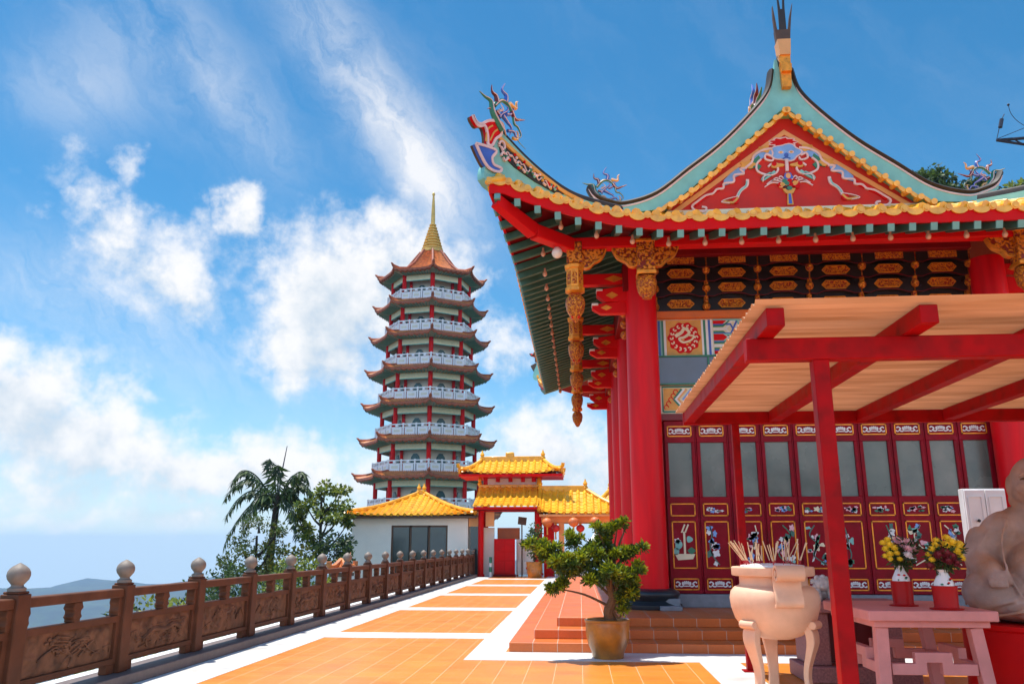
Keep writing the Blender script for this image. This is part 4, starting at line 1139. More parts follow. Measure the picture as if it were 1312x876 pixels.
def dragon(par, fn, name='dragon_finial', s0=0., z0=0., sc=1., fat=1.45):
    m = MB()
    for pts, w, mi in FL:
        C = curve([(s0 + (a - 3.7) * sc, z0 + (b - 9.1) * sc, 0) for a, b in pts], 6); k = len(C)
        rd = [max(.005, w * sc * fat * .55 * (1 - .9 * (i / (k - 1)) ** 1.1)) for i in range(k)]
        m.tube([fn(p.x, p.y, -.05) for p in C], rd, 7, mi)
        m.tube([fn(p.x, p.y, -.05 - r_ * .86) for p, r_ in zip(C, rd)], [r_ * .28 for r_ in rd], 5, 0)
    return m.build(name, DRM, par)
DRM = list(RM); DRM[1] = M['blue']; DRM[2] = M['green']; DRM[3] = M['ochre']; DRM[4] = M['darkred']
p0 = Vector((1.0, 17.0, 0)); dH = Vector((-2.63, -3.2, 0)); dH.normalize(); nH = Vector((-dH.y, dH.x, 0)); nH = nH if nH.y < 0 else -nH
def hipfn(mx, my):
    def fn(s_, z, d):
        p = p0 + dH * s_ + nH * (.09 - d)
        return (2 * AX - p.x if mx else p.x, 2 * AY - p.y if my else p.y, z)
    return fn
HT = [(-.1, 8.76), (.79, 8.63), (1.6, 8.56), (2.35, 8.66), (3.1, 8.88), (3.78, 9.18), (3.95, 9.3)]
HB = [(3.98, 8.6), (4.2, 8.3), (4.1, 8.0), (3.1, 7.85), (2., 8.0), (1., 8.2), (-.1, 8.5)]
for mx, my in ((0, 0), (1, 0), (0, 1)):
    fn = hipfn(mx, my); m = MB(); m.plate(curve(HT, 5) + curve(HB, 3), fn, .18)
    hr = m.build('hip_ridge', M['teal'], tem)
    m = MB(); C = curve(HT, 6); m.tube([fn(a, b + .03, .09) for a, b in C], .055, 8, flat=2.2, up=(0, 0, 1)); m.build('ridge_cap', M['darktrim'], hr)
    m = MB(); C = curve([(3.86, 9.02), (3.15, 8.78), (2.49, 8.62), (1.98, 8.52), (1.4, 8.5)], 6); m.ribbon(C, .08, lambda s_, z, d: fn(s_, z, d - .04), .038); m.build('ridge_moulding', M['ochre'], hr)
    m = MB(); m.plate([(3.86, 8.95), (3.15, 8.72), (2.49, 8.57), (1.98, 8.48), (2.2, 8.4), (2.9, 8.46), (3.44, 8.56), (3.82, 8.72)], lambda s_, z, d: fn(s_, z, d - .02), .018); bd = m.build('ridge_band', M['dark'], hr)
    m = MB(); rng = random.Random(9)
    for k in range(46):
        s_ = rng.uniform(2.2, 3.8); mid = lerp(8.46, 8.82, ((s_ - 2.) / 1.85) ** 1.3); hw = .05 + .09 * (s_ - 2.) / 1.85
        m.ball(fn(s_, mid + rng.uniform(-hw, hw), -.025), (.035, .035, .03), rng.choice([0, 0, 2, 2, 3, 4, 4, 7]), 7, 5)
    for q in range(5):
        s_ = 2.3 + q * .32; m.tube([fn(s_ + .3 * u, lerp(8.45, 8.8, ((s_ + .3 * u - 2) / 1.85) ** 1.3) + .05 * sin(u * 9), -.03) for u in [i / 8 for i in range(9)]], .014, 5, 0)
    m.build('flower_relief', RM, bd)
    m = MB()
    blue = [(4.47, 8.66), (4.16, 8.71), (3.95, 8.7), (4.06, 8.53), (4.02, 8.41), (3.91, 8.4), (3.81, 8.39), (3.87, 8.31), (4.04, 8.28), (4.2, 8.33), (4.35, 8.49)]
    red_ = [(4.55, 9.2), (4.45, 9.09), (4.33, 9.11), (4.17, 9.23), (3.97, 9.3), (3.83, 9.21), (3.83, 9.08), (3.97, 8.94), (4.06, 8.78), (4.16, 8.76), (4.18, 8.95), (4.25, 9.1), (4.4, 9.04), (4.52, 9.13)]
    for P_, c_ in ((blue, 5), (red_, 4)):
        Q = curve(P_ + [P_[0]], 4)[:-1]
        m.plate(Q, lambda s_, z, d: fn(s_, z, d - .04), .1, c_)
        m.plate([(a, b) for a, b in Q], lambda s_, z, d: fn(s_, z, d + .062), .06, 9)
        m.ribbon(Q + [Q[0]], .05, lambda s_, z, d: fn(s_, z, d - .055), .03, 0)
    m.ribbon(curve([(4.22, 8.8), (4.18, 9.05), (4.05, 9.18)], 5), .03, lambda s_, z, d: fn(s_, z, d - .05), .02, 3); m.ribbon(curve([(4.12, 8.85), (4.02, 9.05), (3.92, 9.15)], 5), .03, lambda s_, z, d: fn(s_, z, d - .05), .02, 3)
    for cs, cz in ((3.78, 8.86), (3.72, 8.66)):
        m.ribbon([(cs + .09 * cos(t_) * (1 - t_ / 9), cz + .12 * sin(t_) * (1 - t_ / 9)) for t_ in [i * .4 for i in range(16)]], .035, lambda s_, z, d: fn(s_, z, d - .05), .048, 0)
    m.build('ridge_tongue', RM, hr, smooth=0)
    dragon(hr, fn, s0=3.7, z0=9.1, fat=1.5)
for sx in (0, 1):
    f2 = (lambda s_, z, d: (s_, 17.5 + d, z)) if sx == 0 else (lambda s_, z, d: (2 * AX - s_, 17.5 + d, z))
    dragon(tem, lambda s_, z, d: f2(1.55 - s_, z, d), s0=.75, z0=9.13, sc=.82, fat=1.5)
dragon(rg, lambda s_, z, d: (AX + .05 + d, 20.6 - s_, z), s0=.3, z0=12.0, sc=1.5)
dragon(rg, lambda s_, z, d: (AX + .05 + d, 25.5 + s_, z), s0=.3, z0=12.0, sc=1.5)

# --- purlins, hip rafters, hanging posts, brackets
m = MB(); m.box(-.13, 15.07, 7.19, 9.85, 15.33, 7.42); m.build('eave_purlin', M['red'], tem, bevel=.03)
m = MB(); m.box(-.13, 15.335, 7.19, .13, 31.0, 7.42); m.build('eave_purlin', M['red'], tem, bevel=.03)
m = MB(); m.box(9.59, 15.335, 7.19, 9.85, 31.0, 7.42); m.build('eave_purlin', M['red'], tem, bevel=.03)
m = MB(); m.box(1.0, 16.5, 6.75, 1.7, 29.4, 7.35); m.box(1.71, 16.5, 7.5, 8.1, 16.9, 7.98); m.build('architrave', M['deepred'], tem, bevel=.02)
for mx in (0, 1):
    q = lambda x: 2 * AX - x if mx else x
    m = MB(); m.bar((q(.1), 15.3, 7.26), (q(-.75), 14.5, 7.33), .24, .26); m.bar((q(-.75), 14.5, 7.33), (q(-1.42), 13.9, 7.72), .24, .26, 0, (0, 0, 1), .2, .22); m.build('hip_rafter', M['red'], tem, bevel=.02)
def hang(x, y, front=False):
    c = (x, y, 0); m = MB()
    if front:
        m.box(x - .17, y - .17, 6.62, x + .17, y + .17, 7.32, 0); h = m.build('hanging_post', M['carved'], tem, bevel=.02)
        m = MB(); m.box(x - .185, y - .185, 6.62, x + .185, y + .185, 6.7); m.build('gilt_moulding', M['gilt'], h, bevel=.01)
        m = MB(); m.box(x - .185, y - .185, 7.27, x + .185, y + .185, 7.33); m.build('gilt_moulding', M['gilt'], h, bevel=.01)
        m = MB(); m.lathe([(.17, 6.6), (.2, 6.52), (.19, 6.4), (.17, 6.3), (.14, 6.24), (.1, 6.22), (.09, 6.17)][::-1], c, 12); m.build('lotus_bulb', M['carvedfine'], h)
    else:
        m.box(x - .15, y - .15, 6.9, x + .15, y + .15, 7.33, 0); m.box(x - .08, y - .08, 5.8, x + .08, y + .08, 6.9, 1); h = m.build('hanging_post', [M['carved'], M['red']], tem, bevel=.015)
        m = MB(); m.lathe([(.13, 6.3), (.2, 6.34), (.2, 6.4), (.17, 6.42), (.17, 6.78), (.2, 6.8), (.21, 6.86), (.14, 6.9)], c, 8, a0=pi / 8); la = m.build('carved_lantern', M['gilt'], h, smooth=0)
        m = MB()
        for k in range(8):
            a = k * pi / 4 + pi / 8 * 2; n_ = Vector((cos(a), sin(a), 0)); t_ = Vector((-sin(a), cos(a), 0))
            mid = Vector((x, y, 6.6)) + n_ * .158
            m.plate([(-.045, -.13), (.045, -.13), (.045, .13), (-.045, .13)], lambda a_, b_, d: tuple(mid + t_ * a_ + Vector((0, 0, b_)) + n_ * (.004 - d)), .02)
        m.build('lattice', M['carvedfine'], la)
        m = MB(); m.lathe([(.03, 5.74), (.07, 5.78), (.1, 5.84), (.165, 5.95), (.19, 6.1), (.18, 6.2), (.12, 6.28)], c, 12); m.build('lotus_bulb', M['carvedfine'], h)
    return h
for x, y in ((0, 15.2), (0, 19.0), (0, 22.6), (0, 26.), (0, 29.6), (9.72, 15.2)): hang(x, y)
for x in (1.37, 8.35): hang(x, 15.17, True)
fan = curve([(0, 0), (.0, -.34), (.12, -.37), (.22, -.28), (.36, -.2), (.44, -.07), (.46, 0)], 5)
def fanboard(x, y, s_, along='x'):
    m = MB()
    f_ = (lambda a, b, d: (x + s_ * a, y - .05 + d, 7.188 + b)) if along == 'x' else (lambda a, b, d: (x - .05 + d, y + s_ * a, 7.188 + b))
    m.plate(fan, f_, .1); b_ = m.build('carved_spandrel', M['carved'], tem)
    m = MB(); m.ribbon(fan[2:], .025, (lambda a, b, d: (x + s_ * a, y - .065 + d, 7.188 + b)) if along == 'x' else (lambda a, b, d: (x - .065 + d, y + s_ * a, 7.188 + b)), .13); m.build('gilt_edge', M['gilt'], b_)
fanboard(.152, 15.2, 1); fanboard(1.198, 15.17, -1); fanboard(1.542, 15.17, 1); fanboard(8.178, 15.17, -1); fanboard(8.522, 15.17, 1); fanboard(9.568, 15.2, -1)
for y in (19.0, 22.6, 26., 29.6): fanboard(0, y - .155, -1, 'y')
def arm(x, y):
    s_ = -1 if x < AX else 1
    m = MB()
    m.box(min(x, x + s_ * 1.3), y - .1, 6.93, max(x, x + s_ * 1.3), y + .1, 7.17, 0)
    for z0, l, t_ in ((6.55, .92, .26), (6.3, 1.02, .2)):
        pts = [(.2, z0), (l - .18, z0), (l, z0 + t_ * .55), (l, z0 + t_), (.2, z0 + t_ * 1.35)]
        m.plate(pts, lambda a, b, d, w=(.13 if t_ > .22 else .1): (x + s_ * a, y - w + d, b), .26 if t_ > .22 else .2, 0)
        m.box(min(x + s_ * (l - .13), x + s_ * (l + .006)), y - .137, z0 + t_ - .03, max(x + s_ * (l - .13), x + s_ * (l + .006)), y + .137, z0 + t_ + .02, 1)
    ar = m.build('bracket_arm', [M['red'], M['white']], tem, bevel=.01)
    for cx, cz, rx, rz, yo in ((.55, 7.05, .2, .075, -.105), (.6, 6.68, .13, .075, -.135), (.72, 6.42, .12, .06, -.105)):
        m = MB(); m.plate([(-rx, 0), (0, -rz), (rx, 0), (0, rz)], lambda a, b, d: (x + s_ * cx + s_ * a, y + yo - .006 + d, cz + b), .006); m.build('gilt_lozenge', M['gilt'], ar)
for y in (16.7, 20.85, 25.0, 29.15): arm(1.37, y)
arm(8.43, 16.7)
for x in (1.37, 8.43):                                             # gilt bead strings by the side columns
    for y in (17.3, 21.4, 25.5):
        m = MB()
        for k in range(5): m.ball((x - .32 if x < AX else x + .32, y, 6.0 + .24 * k), (.09, .1, .1), 0, 10, 7)
        m.build('gilt_beads', M['carvedfine'], tem)
# bulbs along the eaves
def bulb(x, y):
    z = Zs(x, y) - .075
    m = MB(); m.lathe([(.02, -.145), (.042, -.125), (.05, -.09), (.04, -.055), (.024, -.03), (.022, .03)], (x, y, z), 10); m.build('light_bulb', M['bulb'], tem)
for i in range(22): bulb(-.62 - (.2 if i == 0 else 0), 14.7 + i * .78)
for i in range(16): bulb(-.9 + i * .66, 14.42)
m = MB(); m.ball((-.33, 14.95, 7.06), .105, 0, 16, 12); gl = m.build('globe_lamp', M['globe'], tem)
m = MB(); m.lathe([(.05, 7.14), (.05, 7.24)], (-.33, 14.95, 0), 10); m.build('lamp_cap', M['white'], gl)

# --- black lacquer bracket band
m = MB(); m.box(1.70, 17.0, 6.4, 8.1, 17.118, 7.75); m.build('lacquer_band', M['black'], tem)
for k in range(6):
    x0 = 1.72 + k * 1.067; x1 = x0 + 1.03; cx = (x0 + x1) / 2
    for r_, (zb, zt) in enumerate(((6.72, 7.0), (7.02, 7.28), (7.3, 7.5))):
        yy = 16.96 - .1 * (r_ + 1)
        lo = [(x0, zb), (x0 + .12, zb - .02), (x0 + .28, zb + .03), (cx, zb + .05), (x1 - .28, zb + .03), (x1 - .12, zb - .02), (x1, zb)]
        m = MB(); m.plate(curve(lo, 4) + [(x1, zt), (x0, zt)], lambda a, b, d: (a, yy + d, b), .14); bb = m.build('bracket_board', M['black'], tem)
        m = MB(); m.ribbon(curve(lo, 4), .014, lambda a, b, d: (a, yy - .008 + d, b), .012); m.build('red_line', M['darkred'], bb)
        m = MB()
        if r_ < 2:
            z = (zb + zt) / 2 + .025; hx = [(-.28, 0), (-.2, -.085), (.2, -.085), (.28, 0), (.2, .085), (-.2, .085)]
            m.plate(hx, lambda a, b, d: (cx + a, yy - .03 + d, z + b), .029, 0); m.ribbon(hx + [hx[0]], .02, lambda a, b, d: (cx + a, yy - .04 + d, z + b), .03, 1)
        else:
            m.box(cx - .28, yy - .03, zb + .06, cx + .28, yy - .001, zt - .005, 0)
        m.build('gilt_cartouche', [M['carvedfine'], M['gilt']], bb, smooth=0)
    # lower row
    m = MB(); z = 6.57; hx = [(-.28, 0), (-.2, -.085), (.2, -.085), (.28, 0), (.2, .085), (-.2, .085)]
    m.plate(hx, lambda a, b, d: (cx + a, 16.965 + d, z + b), .034, 0); m.ribbon(hx + [hx[0]], .02, lambda a, b, d: (cx + a, 16.955 + d, z + b), .04, 1); m.build('gilt_cartouche', [M['carvedfine'], M['gilt']], tem, smooth=0)
for k in range(7):
    x = 1.70 + k * 1.067; m = MB()
    for j in range(3):
        z = 6.5 + j * .37; yy = 16.93 - .1 * j
        m.ball((x, yy, z), (.085, .08, .09), 0, 10, 8); m.box(x - .04, yy - .04, z + .06, x + .04, yy + .06, z + .3, 0); m.ball((x, yy - .05, z + .02), (.04, .04, .04), 1, 8, 6)
    m.ball((x, 16.62, 7.56), (.05, .05, .06), 1, 8, 6)
    m.build('gilt_strut', [M['carvedfine'], M['gilt']], tem)
m = MB(); m.box(1.66, 16.88, 6.24, 8.15, 17.118, 6.4); m.build('orange_rail', M['orange'], tem, bevel=.015)

# --- painted frieze over the doors
FM = [M['white'], M['blue'], M['green'], M['cream'], M['red'], M['ochre'], M['teal'], M['darkred'], M['ltblue'], M['peach']]
m = MB(); m.box(1.66, 17.0, 5.43, 8.15, 17.118, 6.239); fz = m.build('frieze_board', M['cream'], tem)
def fp(pro): return lambda a, b, d: (a, 17.0 - pro + d, b)
m = MB()
def stripes(x, ws, z0=5.45, z1=6.22):
    for w, c in ws:
        m.plate([(x, z0), (x + w, z0), (x + w, z1), (x, z1)], fp(.008), .007, c); x += w
    return x
def medallion(cx, cz, r_):
    m.plate(blobp(cx, cz, r_, r_, 10, .06, 60), fp(.016), .009, 4)
    sw = [(cx - .55 * r_, cz + .1 * r_), (cx - .15 * r_, cz + .35 * r_), (cx + .05 * r_, cz + .6 * r_), (cx + .35 * r_, cz + .35 * r_), (cx + .05 * r_, cz + .05 * r_), (cx - .3 * r_, cz - .05 * r_), (cx - .05 * r_, cz - .3 * r_), (cx + .45 * r_, cz - .15 * r_), (cx + .62 * r_, cz + .12 * r_), (cx + .3 * r_, cz + .15 * r_)]
    m.ribbon(curve(sw, 6), [.22 * r_ * (1 - .6 * i / (6 * (len(sw) - 1))) for i in range(6 * (len(sw) - 1) + 1)], fp(.022), .01, 3)
    rg_ = random.Random(int(cx * 100))
    for k in range(16):
        a = k * pi / 8; q = .78 * r_
        m.ribbon([(cx + q * cos(a) + .1 * r_ * cos(t_ * 2 + a), cz + q * sin(a) + .1 * r_ * sin(t_ * 2 + a)) for t_ in (0, .6, 1.2, 1.8)], .045 * r_ * 2, fp(.02), .008, 3)
    for k in range(10):
        a, q = rg_.uniform(0, 6.28), rg_.uniform(.1, .6) * r_; m.plate(blobp(cx + q * cos(a), cz + q * sin(a), .07 * r_, .05 * r_), fp(.021), .008, 5)
for base in (1.68, 4.95):
    x = stripes(base, [(.05, 0), (.05, 1), (.03, 6), (.04, 2), (.05, 0)])
    m.plate([(x, 5.45), (x + .74, 5.45), (x + .74, 6.22), (x, 6.22)], fp(.006), .005, 5); medallion(x + .37, 5.835, .33)
    x = stripes(x + .74, [(.04, 0), (.05, 2), (.05, 0), (.05, 1), (.04, 0)])
    for row in (-1, 0, 1):                                        # chevron bands
        zc_ = 5.835 + row * .36
        for c_, o_ in ((2, 0), (0, .06), (1, .16), (0, .24), (6, .30)):
            a0 = x + .3 + o_
            pts = [(x + .02, zc_ + .12 + o_), (a0 - .08, zc_ + .12 + o_), (a0 + .06, zc_), (a0 - .08, zc_ - .12 - o_), (x + .02, zc_ - .12 - o_)]
            pts = [(a, min(6.21, max(5.46, b))) for a, b in pts]
            m.ribbon(pts, .04, fp(.009 + .0003 * (c_ + o_ * 10 + row)), .008, c_)
        hx = [(x + .02, zc_ - .07), (x + .22, zc_ - .07), (x + .3, zc_), (x + .22, zc_ + .07), (x + .02, zc_ + .07)]
        hx = [(a, min(6.2, max(5.47, b))) for a, b in hx]; m.plate(hx, fp(.0125 + row * .0004), .01, 4)
    for k in range(5):
        xx = x + .75 + k * .2
        m.ribbon([(xx, 6.21), (xx + .2, 5.835), (xx, 5.46)], .05, fp(.0072 + k * .0002), .006, [1, 6, 2, 8, 1][k])
    x = stripes(x + 1.95, [(.03, 0), (.04, 1), (.03, 2)])
m.build('painted_frieze', FM, fz, smooth=0)
m = MB(); m.box(1.66, 16.93, 4.84, 8.15, 16.96, 5.42, 0); tg = m.build('transom_glass', M['blueglass'], tem)
m = MB()
for z in (4.82, 5.41): m.box(1.66, 16.9, z, 8.15, 16.929, z + .03)
for k in range(7): m.box(1.66 + k * 1.06, 16.9, 4.851, 1.69 + k * 1.06, 16.929, 5.409)
m.build('transom_frame', M['green'], tg)
m = MB(); m.box(1.66, 17.0, 4.23, 8.15, 17.118, 4.83); fz2 = m.build('frieze_board', M['cream'], tem)
m = MB()
for k in range(4):
    b0 = 1.67 + k * 1.62
    m.plate([(b0, 4.25), (b0 + .07, 4.25), (b0 + .07, 4.81), (b0, 4.81)], fp(.006), .005, 0)
    m.ribbon([(b0 + .1, 4.27), (b0 + 1.55, 4.27), (b0 + 1.55, 4.79), (b0 + .1, 4.79), (b0 + .1, 4.27)], .035, fp(.01), .008, 2)
    m.plate([(b0 + .12, 4.3), (b0 + .5, 4.3), (b0 + .3, 4.53), (b0 + .5, 4.76), (b0 + .12, 4.76)], fp(.007), .006, 5)
    for j in range(5): m.ribbon([(b0 + .17 + .05 * j + .05 * cos(t_), 4.36 + .08 * j + .05 * sin(t_)) for t_ in (0, 1, 2, 3, 4)], .02, fp(.013), .006, 4)
    for c_, o_ in ((2, 0), (0, .05), (9, .1), (8, .2)):
        m.ribbon([(b0 + .5 + o_, 4.74), (b0 + .32 + o_, 4.53), (b0 + .5 + o_, 4.32)], .045, fp(.011 + o_ * .01), .009, c_)
    m.plate(blobp(b0 + .95, 4.53, .26, .2, 6, .12), fp(.012), .01, 0); m.plate(blobp(b0 + .95, 4.53, .2, .14, 6, .15), fp(.016), .01, 8); m.plate(blobp(b0 + .95, 4.52, .09, .07, 5, .1), fp(.02), .012, 3)
m.build('painted_frieze', FM, fz2, smooth=0)
m = MB(); m.box(1.66, 16.93, 4.08, 8.15, 17.118, 4.22); m.build('door_head', M['darkred'], tem, bevel=.01)

# --- ten folding door leaves
DM = [M['gilt'], M['doorred'], M['white'], M['green'], M['teal'], M['cream'], M['pdaisy'], M['ltblue'], M['rafter'], M['ochre']]
def emblem(m, cx, cz, f):
    for s_ in (-1, 1):
        m.ribbon(curve([(cx + s_ * .05, cz - .02), (cx + s_ * .1, cz - .045), (cx + s_ * .15, cz - .02), (cx + s_ * .12, cz + .01), (cx + s_ * .17, cz + .045), (cx + s_ * .2, cz + .02)], 4), .024, f, .005, 2)
        m.ribbon(curve([(cx + s_ * .16, cz - .04), (cx + s_ * .2, cz - .045), (cx + s_ * .205, cz - .02)], 4), .02, f, .005, 2)
    for q in range(5): m.plate(blobp(cx + (q - 2) * .035, cz + .012 + .018 * cos((q - 2) * .7), .02, .028), f, .005, 2)
    m.plate([(cx - .06, cz - .045), (cx + .06, cz - .045), (cx + .075, cz - .025), (cx - .075, cz - .025)], f, .005, 2)
for k in range(10):
    x0 = 1.75 + .645 * k + .02; x1 = x0 + .605; cx = (x0 + x1) / 2; Yd = 16.98
    rng = random.Random(100 + k)
    m = MB(); m.box(x0, Yd, .68, x1, 17.06, 2.54); m.box(x0, Yd, 3.63, x1, 17.06, 4.075); m.box(x0, Yd, 2.54, x0 + .068, 17.06, 3.63); m.box(x1 - .068, Yd, 2.54, x1, 17.06, 3.63)
    m.box(x1 + .003, 17.0, .68, x1 + .037, 17.1, 4.075)
    dl = m.build('door', M['doorred'], tem, bevel=.008)
    m = MB(); m.box(x0 + .069, 17.02, 2.541, x1 - .069, 17.035, 3.629); m.build('glass_pane', M['doorglass'], dl)
    def panel(nm, z0, z1, hw, art):
        m = MB(); fr = [(cx - hw, z0), (cx + hw, z0), (cx + hw, z1), (cx - hw, z1)]
        m.plate(fr, lambda a, b, d: (a, Yd - .003 + d, b), .0025, 1)
        for (a0, b0_), (a1, b1) in zip(fr, fr[1:] + fr[:1]):
            w = .011; m.box(min(a0, a1) - w, Yd - .014, min(b0_, b1) - w, max(a0, a1) + w, Yd - .0032, max(b0_, b1) + w, 0)
        art(m, lambda a, b, d: (a, Yd - .009 + d, b)); m.build(nm, DM, dl, smooth=0)
    panel('emblem_panel', 3.76, 3.96, .235, lambda m, f: emblem(m, cx, 3.86, f))
    panel('emblem_panel', .755, .955, .235, lambda m, f: emblem(m, cx, .855, f))
    def small(m, f):
        if k == 0: return
        for q in range(9): m.plate(blobp(cx + rng.uniform(-.16, .16), 2.285 + rng.uniform(-.05, .05), rng.uniform(.02, .05), rng.uniform(.015, .03), 5, .25, 16), f, .005 + .0003 * q, rng.choice([2, 3, 4, 6, 7] if k > 1 else [2, 2, 7]))
        if k >= 3: m.plate(blobp(cx + rng.uniform(-.08, .05), 2.29, .06, .045, 5, .3, 20), f, .008, [6, 2, 6, 6, 5, 6, 2][k % 7])
    panel('flower_panel', 2.17, 2.40, .235, small)
    def pic(m, f):
        z0 = 1.16
        if k == 0:                                               # little boat
            m.plate([(cx - .2, z0 + .27), (cx + .2, z0 + .27), (cx + .15, z0 + .17), (cx - .14, z0 + .15)], f, .005, 5)
            m.plate([(cx - .02, z0 + .27), (cx + .02, z0 + .27), (cx + .02, z0 + .7), (cx - .02, z0 + .7)], f, .006, 5)
            for a in (-.05, .02): m.ribbon([(cx + a, z0 + .68), (cx + a + .07, z0 + .84)], .03, f, .006, 5)
            m.plate(blobp(cx - .12, z0 + .45, .07, .1, 3, .1), f, .004, 4); m.plate(blobp(cx - .14, z0 + .52, .06, .05, 5, .2), f, .0062, 2); m.plate(blobp(cx + .1, z0 + .55, .06, .06, 3, .1), f, .004, 4); m.plate(blobp(cx + .13, z0 + .33, .07, .06, 4, .1), f, .004, 3); m.plate(blobp(cx - .17, z0 + .32, .05, .06), f, .0042, 4)
        else:
            pth = [(cx + rng.uniform(-.15, .15), z0 + .06)]
            for q in range(4): pth.append((cx + rng.uniform(-.16, .16), z0 + .06 + .19 * (q + 1)))
            m.ribbon(curve(pth, 5), .022, f, .004, rng.choice([8, 3, 5]))
            for q in range(13):
                t_ = rng.random(); px, pz = pth[min(3, int(t_ * 4))]; px = min(cx + .17, max(cx - .17, px + rng.uniform(-.1, .1))); pz = min(z0 + .8, pz + rng.uniform(0, .2))
                m.plate(blobp(px, pz, rng.uniform(.03, .07), rng.uniform(.025, .07), rng.choice([3, 4, 5]), .25, 18, rng.random() * 6), f, .0045 + .0003 * q, rng.choice([2, 2, 3, 4, 8, 8, 7, 6, 5] if k != 1 else [2, 2, 8, 8, 7]))
            if k == 4:
                m.plate([(cx - .02, z0 + .6), (cx + .06, z0 + .64), (cx + .02, z0 + .5), (cx - .1, z0 + .2), (cx - .12, z0 + .16), (cx - .06, z0 + .42)], f, .009, 3); m.plate([(cx - .03, z0 + .48), (cx + .0, z0 + .48), (cx - .1, z0 + .14), (cx - .14, z0 + .12)], f, .0095, 2)
    panel('picture_panel', 1.16, 2.05, .225, pic)
m = MB(); m.box(1.46, 16.0, .421, 1.86, 16.28, .5); m.box(1.46, 16.281, .421, 1.86, 16.4, .62)
tag(m.build('stone_block', M['greystone'], loc=(1.66, 16.2, .42), bevel=.01), 'small stepped grey stone block beside the black column base', 'block')
# ------------------------------------------------------------------ potted juniper
o = thing('potted_juniper', 'bonsai shaped juniper in a brown glazed pot before the steps', 'potted plant', (.38, 12.78, 0))
c = (.38, 12.78, 0)
m = MB(); m.lathe([(.215, .004), (.225, .02), (.235, .08), (.29, .20), (.318, .33), (.322, .44), (.322, .455), (.318, .5), (.335, .505), (.338, .535), (.325, .545), (.30, .54), (.295, .49), (.0, .485)], c, 40); m.build('pot', M['pot'], o)
m = MB(); m.lathe([(.29, .50), (.2, .515), (.05, .53)], c, 20); m.build('soil', M['soil'], o)
JT = (.46, 12.55)
m = MB(); m.tube(curve([(.44, 12.6, .5), (.40, 12.58, .66), (.47, 12.55, .85), (.41, 12.55, 1.05), (.36, 12.55, 1.25)], 7), [.095 - .05 * i / 28 for i in range(29)], 10)
clumps = [  # x, y, z, rx, ry, rz, n
    (-.52, 12.5, 1.60, .17, .12, .06, 260), (-.34, 12.45, 1.53, .16, .15, .08, 300), (-.42, 12.6, 1.44, .15, .14, .06, 200), (-.05, 12.6, 1.66, .11, .1, .13, 260), (-.22, 12.35, 1.36, .17, .16, .14, 420),
    (.02, 12.4, 1.33, .2, .2, .16, 560), (-.12, 12.6, 1.22, .17, .18, .13, 380), (.2, 12.5, 1.45, .18, .2, .14, 460), (.32, 12.6, 1.62, .16, .16, .16, 420), (.36, 12.6, 1.78, .09, .09, .1, 160), (.26, 12.5, 1.84, .05, .05, .06, 60),
    (.56, 12.6, 1.86, .1, .06, .045, 110), (.72, 12.6, 1.93, .09, .05, .035, 80), (.46, 12.6, 1.78, .07, .06, .06, 80), (.55, 12.5, 1.46, .16, .14, .08, 300), (.72, 12.5, 1.50, .14, .1, .055, 200), (.86, 12.5, 1.56, .08, .07, .045, 90),
    (.42, 12.3, 1.2, .2, .18, .13, 480), (.62, 12.4, 1.12, .17, .16, .12, 380), (.78, 12.4, 1.22, .12, .1, .06, 190), (.86, 12.45, 1.3, .07, .06, .05, 80), (.66, 12.5, .92, .14, .14, .13, 330), (.74, 12.5, 1.03, .1, .1, .1, 170), (.58, 12.5, .8, .09, .09, .06, 120), (.23, 12.35, 1.1, .14, .14, .1, 240),
    (-.28, 12.5, 1.0, .1, .09, .055, 130), (-.2, 12.5, 1.06, .06, .06, .05, 70), (-.34, 12.5, .96, .06, .06, .035, 50), (.6, 12.5, .68, .04, .04, .03, 30)]
clumps = [((x if x > .3 else .3 + (x - .3) * 1.14), y, z, a * (1.1 if x < .3 else 1), b, d, n) for (x, y, z, a, b, d, n) in clumps]
fo = [MB(), MB()]; rng = random.Random(21)
for (x, y, z, a, b, d, n) in clumps:
    e = (x, y, z - d * .3)
    if z > 1.15 or x > .5 or abs(z - 1.0) < .001: m.tube(curve([(lerp(JT[0], x, .0) - .02, 12.55, min(1.25, max(.72, z - .35))), (lerp(JT[0], x, .5), lerp(12.55, y, .5), lerp(min(1.2, z - .25), z, .6)), e], 5), [.026 - .0018 * i for i in range(11)], 6)
    for q in range(max(4, n // 20)):                                # each tuft is a cluster of upswept sprays
        dv = Vector((rng.gauss(0, 1), rng.gauss(0, 1), rng.gauss(.2, .8))).normalized() * rng.uniform(.35, 1.)
        cc = Vector((x + dv.x * a, y + dv.y * b, z + dv.z * d)); hi = dv.z > -.05  # upper tufts mostly get the sunlit green, lower ones the shadow green
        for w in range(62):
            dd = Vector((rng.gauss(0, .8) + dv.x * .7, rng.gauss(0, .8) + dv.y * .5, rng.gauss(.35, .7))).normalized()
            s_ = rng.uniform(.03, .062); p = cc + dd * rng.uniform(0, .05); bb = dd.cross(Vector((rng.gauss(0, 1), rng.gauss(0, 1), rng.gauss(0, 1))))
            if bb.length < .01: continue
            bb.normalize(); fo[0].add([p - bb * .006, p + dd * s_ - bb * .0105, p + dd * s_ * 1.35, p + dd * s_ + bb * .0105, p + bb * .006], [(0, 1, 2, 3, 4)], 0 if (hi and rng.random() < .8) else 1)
m.build('trunk', M['bark'], o); fo[0].build('foliage', [M['junA'], M['junB']], o, smooth=0)

